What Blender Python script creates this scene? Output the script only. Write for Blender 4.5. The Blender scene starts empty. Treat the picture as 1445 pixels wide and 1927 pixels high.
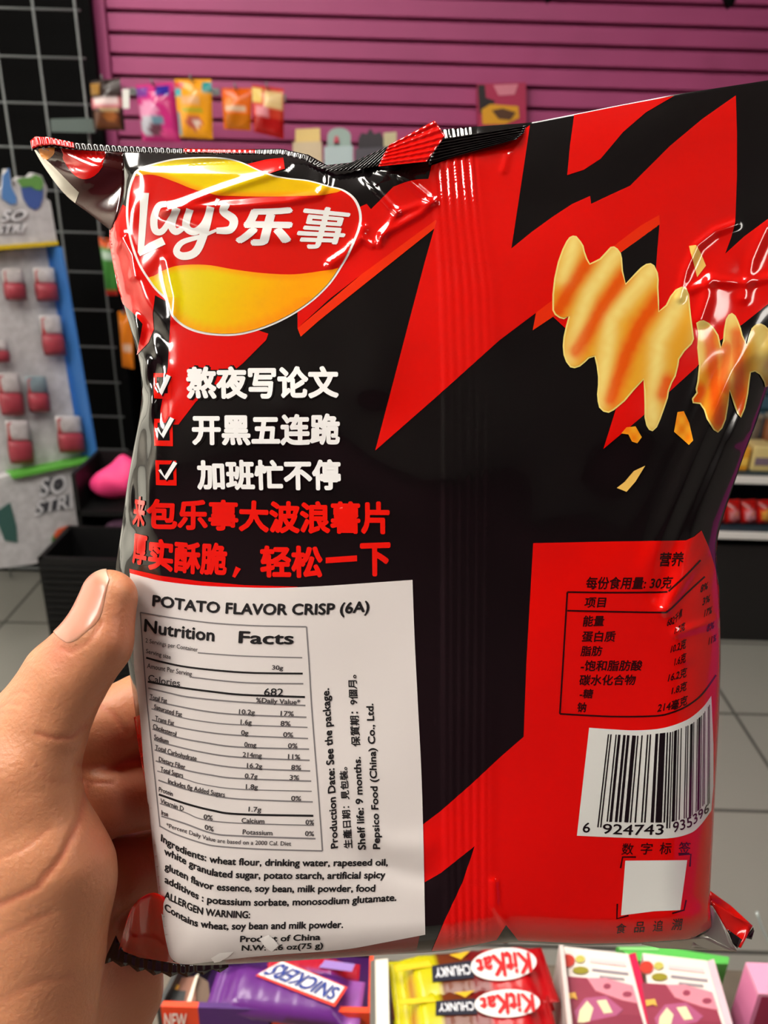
import bpy, bmesh, math, random
import numpy as np
from mathutils import Vector, Matrix
from mathutils.geometry import tessellate_polygon

random.seed(7)
scene = bpy.context.scene
COL = scene.collection

# ------------------------------------------------------------------ camera
W, H, F = 1445.0, 1927.0, 1455.0            # frame and focal length in pixels
PITCH, ROLL = math.radians(23.0), math.radians(1.65)
CAM = np.array([0.0, 0.0, 1.45])
fw = np.array([0.0, math.cos(PITCH), -math.sin(PITCH)])
r0 = np.array([1.0, 0.0, 0.0])
u0 = np.cross(r0, fw)
RT = math.cos(ROLL) * r0 + math.sin(ROLL) * u0
UP = math.cos(ROLL) * u0 - math.sin(ROLL) * r0
D0 = 0.20                                   # distance of the bag from the lens, metres

cam_data = bpy.data.cameras.new('camera')
cam = bpy.data.objects.new('camera', cam_data)
COL.objects.link(cam)
cam_data.sensor_fit = 'VERTICAL'
cam_data.sensor_height = 24.0
cam_data.lens = 24.0 * F / H
cam_data.clip_start = 0.01
cam_data.dof.use_dof = True
cam_data.dof.focus_distance = 0.199
cam_data.dof.aperture_fstop = cam_data.lens / 1.25
M = Matrix(((RT[0], UP[0], -fw[0], CAM[0]), (RT[1], UP[1], -fw[1], CAM[1]),
            (RT[2], UP[2], -fw[2], CAM[2]), (0, 0, 0, 1)))
cam.matrix_world = M
scene.camera = cam

# ------------------------------------------------------------------ exposure, world
vs = scene.view_settings
vs.view_transform = 'Standard'
vs.look = 'None'
vs.gamma = 1.0
vs.use_curve_mapping = False
vs.exposure = 0.0
EXPO = 0.0
vs.exposure = EXPO
scene.cycles.max_bounces = 7; scene.cycles.diffuse_bounces = 3; scene.cycles.glossy_bounces = 4
scene.cycles.caustics_reflective = False; scene.cycles.caustics_refractive = False
world = bpy.data.worlds.new('shop_ambient')
scene.world = world
world.use_nodes = True
world.node_tree.nodes['Background'].inputs[0].default_value = (0.80, 0.82, 0.85, 1)
world.node_tree.nodes['Background'].inputs[1].default_value = 0.25

# ------------------------------------------------------------------ helpers
def ray(px, py):
    px = np.asarray(px, float); py = np.asarray(py, float)
    a = (px - W / 2) / F; b = (py - H / 2) / F
    return fw + a[..., None] * RT - b[..., None] * UP

def at_depth(px, py, d):
    return CAM + ray(px, py) * np.asarray(d, float)[..., None]

def on_y(px, py, Y):
    r = ray(px, py); return CAM + r * ((Y - CAM[1]) / r[..., 1])[..., None]

def on_z(px, py, Z):
    r = ray(px, py); return CAM + r * ((Z - CAM[2]) / r[..., 2])[..., None]

def lin(c):
    """sRGB 0-255 -> linear"""
    o = []
    for v in c:
        v = v / 255.0
        o.append(v / 12.92 if v <= 0.04045 else ((v + 0.055) / 1.055) ** 2.4)
    return tuple(o)

MATS = {}
def mat(name, rgb, rough=0.5, spec=0.5, metal=0.0, coat=0.0, emit=None, estr=0.0, attr=False, ior=None,
        sss=0.0, noise=None, bump=None):
    if name in MATS: return MATS[name]
    m = bpy.data.materials.new(name); m.use_nodes = True
    nt = m.node_tree; b = nt.nodes['Principled BSDF']
    c = lin(rgb)
    b.inputs['Base Color'].default_value = (*c, 1)
    b.inputs['Roughness'].default_value = rough
    b.inputs['Specular IOR Level'].default_value = spec
    b.inputs['Metallic'].default_value = metal
    if ior: b.inputs['IOR'].default_value = ior
    if coat:
        b.inputs['Coat Weight'].default_value = coat
        b.inputs['Coat Roughness'].default_value = 0.06; b.inputs['Coat IOR'].default_value = 1.7
    if emit:
        b.inputs['Emission Color'].default_value = (*lin(emit), 1)
        b.inputs['Emission Strength'].default_value = estr
    src = None
    if attr:
        a = nt.nodes.new('ShaderNodeAttribute'); a.attribute_name = 'print'
        src = a.outputs['Color']
        nt.links.new(src, b.inputs['Base Color'])
    if noise:                      # (scale, amount): mottled tone of the material itself
        tc = nt.nodes.new('ShaderNodeTexCoord')
        n = nt.nodes.new('ShaderNodeTexNoise'); n.inputs['Scale'].default_value = noise[0]
        n.inputs['Detail'].default_value = 4.0
        nt.links.new(tc.outputs['Object'], n.inputs['Vector'])
        mx = nt.nodes.new('ShaderNodeMix'); mx.data_type = 'RGBA'; mx.blend_type = 'MULTIPLY'
        rp = nt.nodes.new('ShaderNodeValToRGB')
        lo = 1.0 - noise[1]
        rp.color_ramp.elements[0].position = 0.3; rp.color_ramp.elements[0].color = (lo, lo, lo, 1)
        rp.color_ramp.elements[1].position = 0.7; rp.color_ramp.elements[1].color = (1, 1, 1, 1)
        nt.links.new(n.outputs['Fac'], rp.inputs['Fac'])
        mx.inputs['Factor'].default_value = 1.0
        if src: nt.links.new(src, mx.inputs['A'])
        else: mx.inputs['A'].default_value = (*c, 1)
        nt.links.new(rp.outputs['Color'], mx.inputs['B'])
        nt.links.new(mx.outputs['Result'], b.inputs['Base Color'])
    if bump:                       # (scale, strength)
        tc = nt.nodes.new('ShaderNodeTexCoord')
        n = nt.nodes.new('ShaderNodeTexNoise'); n.inputs['Scale'].default_value = bump[0]
        n.inputs['Detail'].default_value = 3.0
        nt.links.new(tc.outputs['Object'], n.inputs['Vector'])
        bp = nt.nodes.new('ShaderNodeBump'); bp.inputs['Strength'].default_value = bump[1]
        bp.inputs['Distance'].default_value = 0.001
        nt.links.new(n.outputs['Fac'], bp.inputs['Height'])
        nt.links.new(bp.outputs['Normal'], b.inputs['Normal'])
    if sss:
        b.inputs['Subsurface Weight'].default_value = sss
        b.inputs['Subsurface Radius'].default_value = (0.008, 0.0035, 0.0015)
        b.inputs['Subsurface Scale'].default_value = 0.5
    MATS[name] = m
    return m

def tag(o, label=None, cat=None, group=None, kind=None):
    if label: o['label'] = label
    if cat: o['category'] = cat
    if group: o['group'] = group
    if kind: o['kind'] = kind
    return o

def empty(name, loc=(0, 0, 0)):
    o = bpy.data.objects.new(name, None); COL.objects.link(o)
    o.location = loc; o.empty_display_size = 0.02
    return o

def put(o, parent=None):
    COL.objects.link(o)
    if parent is not None:
        o.parent = parent
        o.matrix_parent_inverse = Matrix.Translation(-Vector(parent_loc(parent)))
    return o

def parent_loc(p):
    v = Vector(p.location)
    return v

def mesh_obj(name, verts, faces, mats, parent=None, mat_idx=None, normals=None, colors=None, smooth=True):
    me = bpy.data.meshes.new(name)
    me.from_pydata([tuple(v) for v in verts], [], [tuple(int(i) for i in f) for f in faces])
    for m in (mats if isinstance(mats, (list, tuple)) else [mats]): me.materials.append(m)
    if mat_idx is not None: me.polygons.foreach_set('material_index', np.asarray(mat_idx, dtype=np.int32))
    if smooth: me.polygons.foreach_set('use_smooth', np.ones(len(me.polygons), dtype=bool))
    if colors is not None:
        at = me.attributes.new('print', 'FLOAT_COLOR', 'POINT')
        at.data.foreach_set('color', np.asarray(colors, dtype=np.float32).ravel())
    me.update()
    if normals is not None:
        me.normals_split_custom_set_from_vertices([tuple(n) for n in normals])
    o = bpy.data.objects.new(name, me)
    return put(o, parent)

class MB:
    """collects shapes into one bmesh"""
    def __init__(s): s.bm = bmesh.new(); s.mi = 0
    def box(s, c, size, rot=None, bevel=0.0):
        r = bmesh.ops.create_cube(s.bm, size=1.0)
        vs_ = r['verts']
        mt = Matrix.Translation(c) @ (rot.to_4x4() if rot is not None else Matrix.Identity(4)) @ Matrix.Diagonal((*size, 1))
        bmesh.ops.transform(s.bm, matrix=mt, verts=vs_)
        fs = {f for v in vs_ for f in v.link_faces}
        for f in fs: f.material_index = s.mi
        if bevel:
            es = list({e for v in vs_ for e in v.link_edges})
            bmesh.ops.bevel(s.bm, geom=es, offset=bevel, segments=2, affect='EDGES', profile=0.5)
        return s
    def tube(s, pts, r, n=8, cap=True):
        pts = [Vector(p) for p in pts]; rings = []
        for i, p in enumerate(pts):
            t = (pts[min(i + 1, len(pts) - 1)] - pts[max(i - 1, 0)]).normalized()
            a = Vector((0, 0, 1)) if abs(t.z) < 0.9 else Vector((1, 0, 0))
            x = t.cross(a).normalized(); y = t.cross(x)
            rr = r[i] if isinstance(r, (list, tuple)) else r
            rings.append([s.bm.verts.new(p + x * math.cos(k * math.tau / n) * rr + y * math.sin(k * math.tau / n) * rr) for k in range(n)])
        for a, b in zip(rings, rings[1:]):
            for k in range(n):
                f = s.bm.faces.new((a[k], a[(k + 1) % n], b[(k + 1) % n], b[k])); f.material_index = s.mi; f.smooth = True
        if cap:
            for rg in (rings[0][::-1], rings[-1]):
                f = s.bm.faces.new(rg); f.material_index = s.mi
        return s
    def grid(s, P, closed_u=False, flip=False):
        """P: array [rows][cols] of points"""
        vv = [[s.bm.verts.new(tuple(p)) for p in row] for row in P]
        nc = len(vv[0])
        for i in range(len(vv) - 1):
            for j in range(nc if closed_u else nc - 1):
                q = [vv[i][j], vv[i][(j + 1) % nc], vv[i + 1][(j + 1) % nc], vv[i + 1][j]]
                if flip: q.reverse()
                f = s.bm.faces.new(q); f.material_index = s.mi; f.smooth = True
        return s
    def prism(s, pts, offset):
        """closed polygon pts (3-D), extruded by vector offset"""
        a = [s.bm.verts.new(tuple(p)) for p in pts]
        b = [s.bm.verts.new(tuple(Vector(p) + Vector(offset))) for p in pts]
        fs = [s.bm.faces.new(a), s.bm.faces.new(b[::-1])]
        n = len(a)
        for k in range(n): fs.append(s.bm.faces.new((a[(k + 1) % n], a[k], b[k], b[(k + 1) % n])))
        for f in fs: f.material_index = s.mi
        return s
    def build(s, name, mats, parent=None):
        bmesh.ops.recalc_face_normals(s.bm, faces=s.bm.faces[:])
        me = bpy.data.meshes.new(name); s.bm.to_mesh(me); s.bm.free()
        for m in (mats if isinstance(mats, (list, tuple)) else [mats]): me.materials.append(m)
        return put(bpy.data.objects.new(name, me), parent)

# ------------------------------------------------------------------ flat lettering as triangles
_tc = {}
def glyphs(s, bold=0.0):
    """2-D triangles of a line of text (verts Nx2 in em, tris Mx3)"""
    k = (s, bold)
    if k in _tc: return _tc[k]
    c = bpy.data.curves.new('txt', 'FONT'); c.body = s; c.offset = bold; c.resolution_u = 3
    o = bpy.data.objects.new('txt', c); COL.objects.link(o)
    dg = bpy.context.evaluated_depsgraph_get()
    me = bpy.data.meshes.new_from_object(o.evaluated_get(dg))
    me.calc_loop_triangles()
    v = np.array([p.co[:2] for p in me.vertices]).reshape(-1, 2)
    t = np.array([tuple(q.vertices) for q in me.loop_triangles], dtype=int).reshape(-1, 3)
    bpy.data.objects.remove(o); bpy.data.curves.remove(c); bpy.data.meshes.remove(me)
    _tc[k] = (v, t)
    return v, t

def polyline_at(pts, u, knots=None):
    pts = np.asarray(pts, float)
    if knots is None:
        d = np.r_[0, np.cumsum(np.hypot(*np.diff(pts, axis=0).T))]
        knots = d / d[-1]
    return np.stack([np.interp(u, knots, pts[:, 0]), np.interp(u, knots, pts[:, 1])], -1)

def text_copies(s, base, top, bold=0.0, mode='base'):
    """text laid between a base polyline and a top polyline: list of (pts px, tris).
    Heavier strokes come from the same glyphs shifted in a small ring."""
    v, t = glyphs(s)
    x0, x1 = v[:, 0].min(), v[:, 0].max()
    if mode == 'bbox': y0, y1 = v[:, 1].min(), v[:, 1].max()
    else: y0, y1 = 0.0, 0.70
    vs_ = [v]
    if bold:
        k = 8 if bold > 0.035 else 4
        vs_ += [v + np.array((math.cos(2 * math.pi * q / k + .3), math.sin(2 * math.pi * q / k + .3))) * bold for q in range(k)]
        x0 -= bold; x1 += bold
        if mode == 'bbox': y0 -= bold; y1 += bold
    out = []
    for v in vs_:
        u = (v[:, 0] - x0) / (x1 - x0); w = (v[:, 1] - y0) / (y1 - y0)
        B = polyline_at(base, u); T = polyline_at(top, u)
        out.append((B + (T - B) * w[:, None], t))
    return out

def text_warp(s, base, top, bold=0.0, mode='base'):
    """all copies in one array; third result: a tiny lift per vertex (metres) that keeps the copies apart"""
    vs_, ts_, ls_, k = [], [], [], 0
    for q, (v, t) in enumerate(text_copies(s, base, top, bold, mode)):
        vs_.append(v); ts_.append(t + k); ls_.append(np.full(len(v), q * 1.5e-5)); k += len(v)
    return np.concatenate(vs_), np.concatenate(ts_), np.concatenate(ls_)

def poly_tris(poly):
    poly = [Vector((p[0], p[1], 0)) for p in poly]
    t = tessellate_polygon([poly])
    return np.array([(p.x, p.y) for p in poly]), np.array(t, dtype=int)

def refine(v, t, L):
    """split triangles until no edge is longer than L"""
    v = np.asarray(v, float); t = np.asarray(t, dtype=int)
    out = []
    tri = v[t]
    for _ in range(12):
        if len(tri) == 0: break
        e = np.stack([np.linalg.norm(tri[:, (k + 1) % 3] - tri[:, k], axis=1) for k in range(3)], 1)
        k = e.argmax(1); big = e.max(1) > L
        out.append(tri[~big])
        b = tri[big]; k = k[big]
        if len(b) == 0: break
        i = np.arange(len(b))
        A, B, C = b[i, k], b[i, (k + 1) % 3], b[i, (k + 2) % 3]
        m = (A + B) / 2
        tri = np.concatenate([np.stack([A, m, C], 1), np.stack([m, B, C], 1)])
    else:
        out.append(tri)
    tri = np.concatenate(out) if out else np.zeros((0, 3, 2))
    flat = np.round(tri.reshape(-1, 2), 3)
    uq, inv = np.unique(flat, axis=0, return_inverse=True)
    return uq, inv.reshape(-1, 3)

def smooth_pts(pts, n=8, closed=False):
    """Catmull-Rom through pts"""
    P = [np.asarray(p, float) for p in pts]; N = len(P); out = []
    rng = range(N) if closed else range(N - 1)
    g = (lambda i: P[i % N]) if closed else (lambda i: P[min(max(i, 0), N - 1)])
    for i in rng:
        a, b, c, d = g(i - 1), g(i), g(i + 1), g(i + 2)
        for k in range(n):
            t = k / n
            out.append(0.5 * ((2 * b) + (c - a) * t + (2 * a - 5 * b + 4 * c - d) * t * t + (3 * b - a - 3 * c + d) * t ** 3))
    if not closed: out.append(P[-1])
    return np.array(out)

def stroke_tris(pts, width):
    """ribbon triangles along a polyline; width number or per-point list"""
    P = np.asarray(pts, float); n = len(P)
    wd = np.full(n, float(width)) if np.isscalar(width) else np.interp(np.linspace(0, 1, n), np.linspace(0, 1, len(width)), width)
    T = np.gradient(P, axis=0); T /= np.maximum(np.linalg.norm(T, axis=1), 1e-9)[:, None]
    N = np.stack([-T[:, 1], T[:, 0]], 1)
    v = np.concatenate([P + N * wd[:, None] / 2, P - N * wd[:, None] / 2])
    t = []
    for i in range(n - 1):
        t += [(i, i + 1, n + i), (i + 1, n + i + 1, n + i)]
    return v, np.array(t, dtype=int)

def seg_dist(x, y, pts):
    """distance from points to a polyline"""
    d = np.full(np.shape(x), 1e9)
    for (ax, ay), (bx, by) in zip(pts, pts[1:]):
        vx, vy = bx - ax, by - ay
        t = np.clip(((x - ax) * vx + (y - ay) * vy) / max(vx * vx + vy * vy, 1e-9), 0, 1)
        d = np.minimum(d, np.hypot(x - ax - t * vx, y - ay - t * vy))
    return d

def sstep(a, b, x):
    t = np.clip((x - a) / (b - a), 0, 1); return t * t * (3 - 2 * t)
# ------------------------------------------------------------------ the shop: shell and lamps
XL, XR, YB, YF, ZC = -2.3, 3.2, -2.6, 3.0, 2.85
def structure(name, mb, m):
    o = mb.build(name, m); o['kind'] = 'structure'; return o

# floor tiles: procedural grey tiles with thin dark joints
def floor_mat():
    m = mat('floor_tile', (150, 150, 144), 0.28, 0.4)
    nt = m.node_tree; b = nt.nodes['Principled BSDF']
    tc = nt.nodes.new('ShaderNodeTexCoord'); mp = nt.nodes.new('ShaderNodeMapping')
    mp.inputs['Rotation'].default_value = (0, 0, math.radians(0)); mp.inputs['Location'].default_value = (0.12, 0.07, 0)
    br = nt.nodes.new('ShaderNodeTexBrick'); br.offset = 0.0; br.squash = 1.0
    br.inputs['Color1'].default_value = (*lin((152, 151, 143)), 1); br.inputs['Color2'].default_value = (*lin((146, 145, 138)), 1)
    br.inputs['Mortar'].default_value = (*lin((74, 74, 70)), 1)
    br.inputs['Scale'].default_value = 1.0; br.inputs['Mortar Size'].default_value = 0.005
    br.inputs['Brick Width'].default_value = 0.4; br.inputs['Row Height'].default_value = 0.4
    nt.links.new(tc.outputs['Object'], mp.inputs['Vector']); nt.links.new(mp.outputs['Vector'], br.inputs['Vector'])
    nt.links.new(br.outputs['Color'], b.inputs['Base Color'])
    return m
cx, cy, sx, sy = (XL + XR) / 2, (YB + YF) / 2, XR - XL, YF - YB
structure('floor', MB().box((cx, cy, -0.05), (sx + .4, sy + .4, 0.1)), floor_mat())
structure('ceiling', MB().box((cx, cy, ZC + 0.05), (sx + .4, sy + .4, 0.1)), mat('ceiling_paint', (150, 150, 150), 0.8))
structure('wall_left', MB().box((XL - 0.05, cy, ZC / 2), (0.1, sy, ZC)), mat('cream_paint', (225, 220, 205), 0.7))
structure('wall_right', MB().box((XR + 0.05, cy, ZC / 2), (0.1, sy, ZC)), mat('grey_paint', (112, 108, 106), 0.7))
structure('wall_back', MB().box((cx, YF + 0.05, ZC / 2), (sx + .4, 0.1, ZC)), mat('dark_paint', (22, 22, 24), 0.7))
structure('wall_front', MB().box((cx, YB - 0.05, ZC / 2), (sx + .4, 0.1, ZC)), mat('mauve_paint', (96, 46, 66), 0.7))

structure('added_pink_reflector', MB().box((XR - .02, cy, .33), (.04, sy, .66)), mat('magenta_paint', (214, 84, 172), .6))  # unseen board added so the bag's right edge reflects pink
# ceiling lamps: frame + diffuser
def ceiling_light(x, y, w, l, label, strength):
    r = empty('ceiling_light', (x, y, ZC)); tag(r, label, 'ceiling light', 'ceiling light panels')
    f = MB()
    for s in (-1, 1):
        f.box((x + s * (w / 2 + .015), y, ZC - .02), (.03, l + .06, .04)); f.box((x, y + s * (l / 2 + .015), ZC - .02), (w, .03, .04))
    f.build('frame', mat('lamp_frame', (235, 235, 235), 0.4), r)
    MB().box((x, y, ZC - .015), (w, l, .02)).build('diffuser', mat('lamp_diffuser_%d' % int(strength * 10), (250, 250, 250), 0.5, emit=(255, 248, 238), estr=strength), r)
LIGHTS = [(-1.6, -0.75, .5, 1.3, 34, 'fill panel added at the ceiling, left of the camera'),  # added out of view as fill for the bag's face
          (2.0, -0.9, .5, 1.3, 10, 'weak fill panel added at the ceiling, far to the right of the camera'),  # weaker fill added out of view on the other side
          (-0.7, 0.55, .4, 1.3, 20, 'ceiling panel ahead of the camera on the left'),
          (0.35, 0.6, .3, 1.2, 16, 'ceiling panel over the counter'),
          (-1.2, 1.9, .5, 0.9, 8, 'ceiling panel in front of the pink wall')]
for x, y, w, l, s, lab in LIGHTS: ceiling_light(x, y, w, l, lab, s)
# unseen glowing panel added on the left wall for highlights and side fill
glow_mb = MB()
glow_mb.box((XL + .012, 1.25, 1.45), (.02, 2.0, 1.5))
o = glow_mb.build('added_glow_panel', mat('added_panel_glow', (235, 235, 225), 0.4, emit=(255, 248, 225), estr=1.5)); o['kind'] = 'structure'
fr = MB()  # frame around the added glowing panel
for y in (.22, 1.25, 2.28): fr.box((XL + .03, y, 1.45), (.06, .05, 1.6))
for z in (.68, 2.22): fr.box((XL + .03, 1.25, z), (.06, 2.12, .06))
o = fr.build('added_panel_trim', mat('added_panel_frame', (70, 70, 72), 0.4)); o['kind'] = 'structure'
# ------------------------------------------------------------------ snack bag: surface
# The bag is described in a local frame: x right, y down (in units of 0.1375 mm, measured on the bag plane)
# and h = height of the film towards the viewer.
def PL(pts): p = np.array(pts, float); return p[:, 0], p[:, 1]
_xl = PL([(240, 226), (283, 228), (330, 235), (370, 232), (420, 212), (450, 207), (500, 215), (545, 225), (600, 240), (650, 255), (690, 264), (740, 268),
          (790, 262), (850, 250), (920, 238), (1000, 228), (1070, 217), (1110, 220), (1200, 234), (1300, 249), (1400, 262), (1500, 280),
          (1600, 294), (1700, 306), (1760, 316), (1830, 330)])
_xr = PL([(100, 1575), (640, 1540), (690, 1462), (740, 1441), (800, 1422), (850, 1402), (900, 1385), (950, 1368), (1000, 1352), (1040, 1347),
          (1100, 1352), (1150, 1355), (1250, 1356), (1350, 1353), (1480, 1346), (1600, 1340), (1700, 1335), (1740, 1344), (1775, 1338)])
_yt = PL([(200, 284), (330, 289), (450, 289), (530, 289), (575, 300), (615, 318), (655, 318), (700, 302), (740, 286), (790, 255), (835, 243), (900, 238),
          (997, 231), (1080, 215), (1160, 199), (1275, 177), (1445, 151), (1580, 130)])
_yb = PL([(300, 1800), (330, 1812), (370, 1817), (424, 1815), (520, 1810), (660, 1801), (721, 1797), (800, 1793), (850, 1789), (900, 1780), (960, 1773),
          (1100, 1779), (1200, 1777), (1300, 1769), (1345, 1752)])
def _s(pl, q):           # slightly smoothed edge lines
    q = np.asarray(q, float)
    return sum(np.interp(q + d, *pl) for d in (-14, -7, 0, 7, 14)) / 5
XLf = lambda y: _s(_xl, y)
XRf = lambda y: _s(_xr, y)
YTf = lambda x: _s(_yt, x)
YBf = lambda x: _s(_yb, x)

_fl = PL([(235, 795), (310, 812), (400, 818), (500, 825), (700, 832), (1500, 832), (1790, 838)])
_fr = PL([(235, 900), (310, 906), (420, 916), (550, 935), (700, 940), (1500, 930), (1790, 930)])
FLf = lambda y: np.interp(y, *_fl)
FRf = lambda y: np.interp(y, *_fr)

# folds: (polyline, height, width)
FOLDS = [
 ([(545, 308), (528, 322), (420, 358), (318, 395)], 5.0, 9),
 ([(312, 397), (380, 390), (450, 388), (540, 380), (600, 368), (616, 345), (617, 312)], 4.5, 8),
 ([(312, 397), (380, 425), (460, 440), (550, 446)], 3.0, 13),
 ([(575, 305), (617, 330)], 5, 12),
 ([(690, 312), (750, 326), (805, 372), (816, 380), (790, 402), (720, 442), (714, 458)], 5.0, 8),
 ([(687, 335), (735, 388), (748, 400), (815, 378)], 4.0, 7),
 ([(748, 400), (718, 445)], 3.5, 7),
 ([(684, 430), (672, 455), (650, 478), (622, 497)], 5.0, 10),
 ([(682, 450), (700, 462)], 3.5, 6),
 ([(1384, 422), (1345, 436), (1312, 462), (1290, 510), (1278, 560)], 4.5, 9),
 ([(1300, 545), (1340, 528), (1400, 532), (1460, 520)], 4.0, 9),
 ([(1335, 528), (1330, 560), (1318, 600)], 4.5, 12),
 ([(1440, 430), (1415, 490), (1400, 560)], 4.5, 12),
 ([(314, 490), (322, 530), (329, 560), (327, 596)], 3.0, 9),
 ([(215, 470), (232, 450), (248, 480), (252, 520)], 5.0, 9),
 ([(240, 560), (262, 590), (286, 610), (300, 640)], -6.0, 16),
 ([(300, 470), (262, 520), (280, 560), (300, 600)], 2.5, 14),
 ([(245, 720), (262, 780), (262, 860), (250, 960)], -4.5, 11),
 ([(276, 680), (285, 760), (283, 860), (276, 960)], 4.0, 10),
 ([(1252, 1146), (1290, 1090), (1325, 1040), (1375, 920), (1420, 820)], 7.0, 13),
 ([(1235, 1120), (1275, 1060), (1330, 950), (1380, 850)], -4.0, 16),
 ([(1272, 1192), (1310, 1180), (1355, 1164)], 4.5, 9),
 ([(1256, 1148), (1275, 1190), (1290, 1240)], 3.0, 12),
 ([(955, 292), (948, 320)], 3.0, 8),
 ([(930, 1660), (932, 1705), (965, 1765)], 4.0, 8),
 ([(1180, 800), (1060, 960), (1030, 1000)], 5.0, 60),
 ([(1000, 380), (1200, 330), (1400, 260)], -2.0, 55),
 ([(1000, 330), (1110, 360), (1240, 240)], 2.0, 40),
 ([(560, 760), (700, 850), (800, 900)], 5.0, 55),
 ([(690, 540), (720, 640), (700, 720)], 6.0, 50),
 ([(1000, 700), (1100, 900)], -5.0, 70),
 ([(700, 1620), (760, 1640), (800, 1650)], -4.0, 22),
 ([(660, 1560), (740, 1590), (800, 1590)], 3.0, 25),
]

def bag_h(x, y):
    x = np.asarray(x, float); y = np.asarray(y, float)
    dl = x - XLf(y); dr = XRf(y) - x; dt = y - YTf(x); db = YBf(x) - y
    def roll(d, w, Hh):
        q = np.clip(1 - d / w, 0, 1.25); return -Hh * (1 - np.sqrt(np.clip(1 - np.minimum(q, 1.0) ** 2, 0, 1)))
    wl = np.interp(y, [280, 400, 520, 620, 720, 850, 950, 1060, 1150, 1400, 1800], [36, 40, 44, 40, 40, 50, 66, 95, 110, 120, 110])
    h = np.zeros_like(x)
    # gentle pillow
    h += 46 * (1 - ((x - 820) / 640) ** 2) + 26 * (1 - ((y - 1080) / 800) ** 2) - 32
    # film rolls away at both sides
    h += roll(dl, wl, wl * 0.8)
    wr = np.interp(y, [200, 700, 900, 1000, 1150, 1800], [60, 90, 95, 100, 105, 95])
    h += roll(dr, wr, wr * 0.85)
    # gathered towards the top seal on the left, softly rounded over on the right
    wt = np.interp(x, [200, 560, 700, 850, 1000, 1500], [42, 46, 60, 80, 90, 100])
    h += -np.interp(x, [200, 560, 850, 1000, 1500], [40, 40, 30, 5, 5]) * np.clip(1 - dt / wt, 0, 1.1) ** 2
    # flattened shoulder below the seal, upper left
    wc = np.interp(x, [200, 230, 300, 400, 500, 560, 620], [22, 32, 28, 17, 9, 8, 0])
    h += -0.62 * np.clip(wc - dt, 0, 40)
    h += roll(db, np.interp(x, [300, 800, 1350], [70, 60, 55]), 50)
    # broad soft waves of the film
    h += 2.8 * np.sin(x / 97 + 1.3 * np.sin(y / 151)) * np.sin(y / 128 + 0.7) + 1.0 * np.sin((x * 0.7 + y) / 61 + 1.1)
    # fine wrinkling where the film is pinched
    cr = np.exp(-((dl - 14) / 32) ** 2) * (0.35 + sstep(520, 620, y) * (1 - sstep(1000, 1080, y)))
    h += cr * (3.4 * np.sin(y / 23 + x / 9.5 + 2 * np.sin(y / 57)) + 2.2 * np.sin(x / 6.3 - y / 31))
    cr2 = np.exp(-((dr - 60) / 60) ** 2) * sstep(560, 760, y) * (1 - sstep(1050, 1150, y))
    h += cr2 * 6.0 * np.sin((x * 0.86 + y * 0.38) / 9.5)
    ct = sstep(1240, 1330, x) * sstep(380, 470, y) * (1 - sstep(600, 680, y))
    h += ct * (1.5 * np.sin(x / 19 + y / 29) + 0.7 * np.sin(x / 11 - y / 15))
    for pts, a, w in FOLDS:
        p = np.array(pts); 
        msk = (x > p[:, 0].min() - 3 * w) & (x < p[:, 0].max() + 3 * w) & (y > p[:, 1].min() - 3 * w) & (y < p[:, 1].max() + 3 * w)
        if not msk.any(): continue
        d = seg_dist(x[msk], y[msk], pts)
        add = a * np.exp(-(d / w) ** 2)
        h[msk] += add
    # the back seam: film laid over itself with pressed ribs
    fl, frr = FLf(y), FRf(y)
    inside = sstep(-5, 7, x - fl) * sstep(-12, 14, frr - x)
    t = (x - fl) / (frr - fl)
    rib = np.clip(np.interp(t, [0.05, 0.15, 0.85, 0.97], [0, 1, 1, 0]), 0, 1)
    fade = 0.30 + 0.70 * (1 - sstep(330, 430, y)) + 0.25 * np.exp(-((y - 510) / 40) ** 2) * (.5 + .5 * np.sin(x / 3.7 + y / 9)) + 0.30 * sstep(1650, 1760, y)
    h += inside * (2.2 + fade * rib * 1.7 * np.sin(t * 6.5 * 2 * np.pi))
    return h

def bag_P(x, y, off=0.0):
    h = bag_h(x, y) + off
    return at_depth(x, y, D0 * (1 - h / F))

def bag_N(x, y):
    e = 1.6
    a = bag_P(x + e, y) - bag_P(x - e, y)
    b = bag_P(x, y - e) - bag_P(x, y + e)
    n = np.cross(a, b)
    return n / np.linalg.norm(n, axis=1)[:, None]

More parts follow.
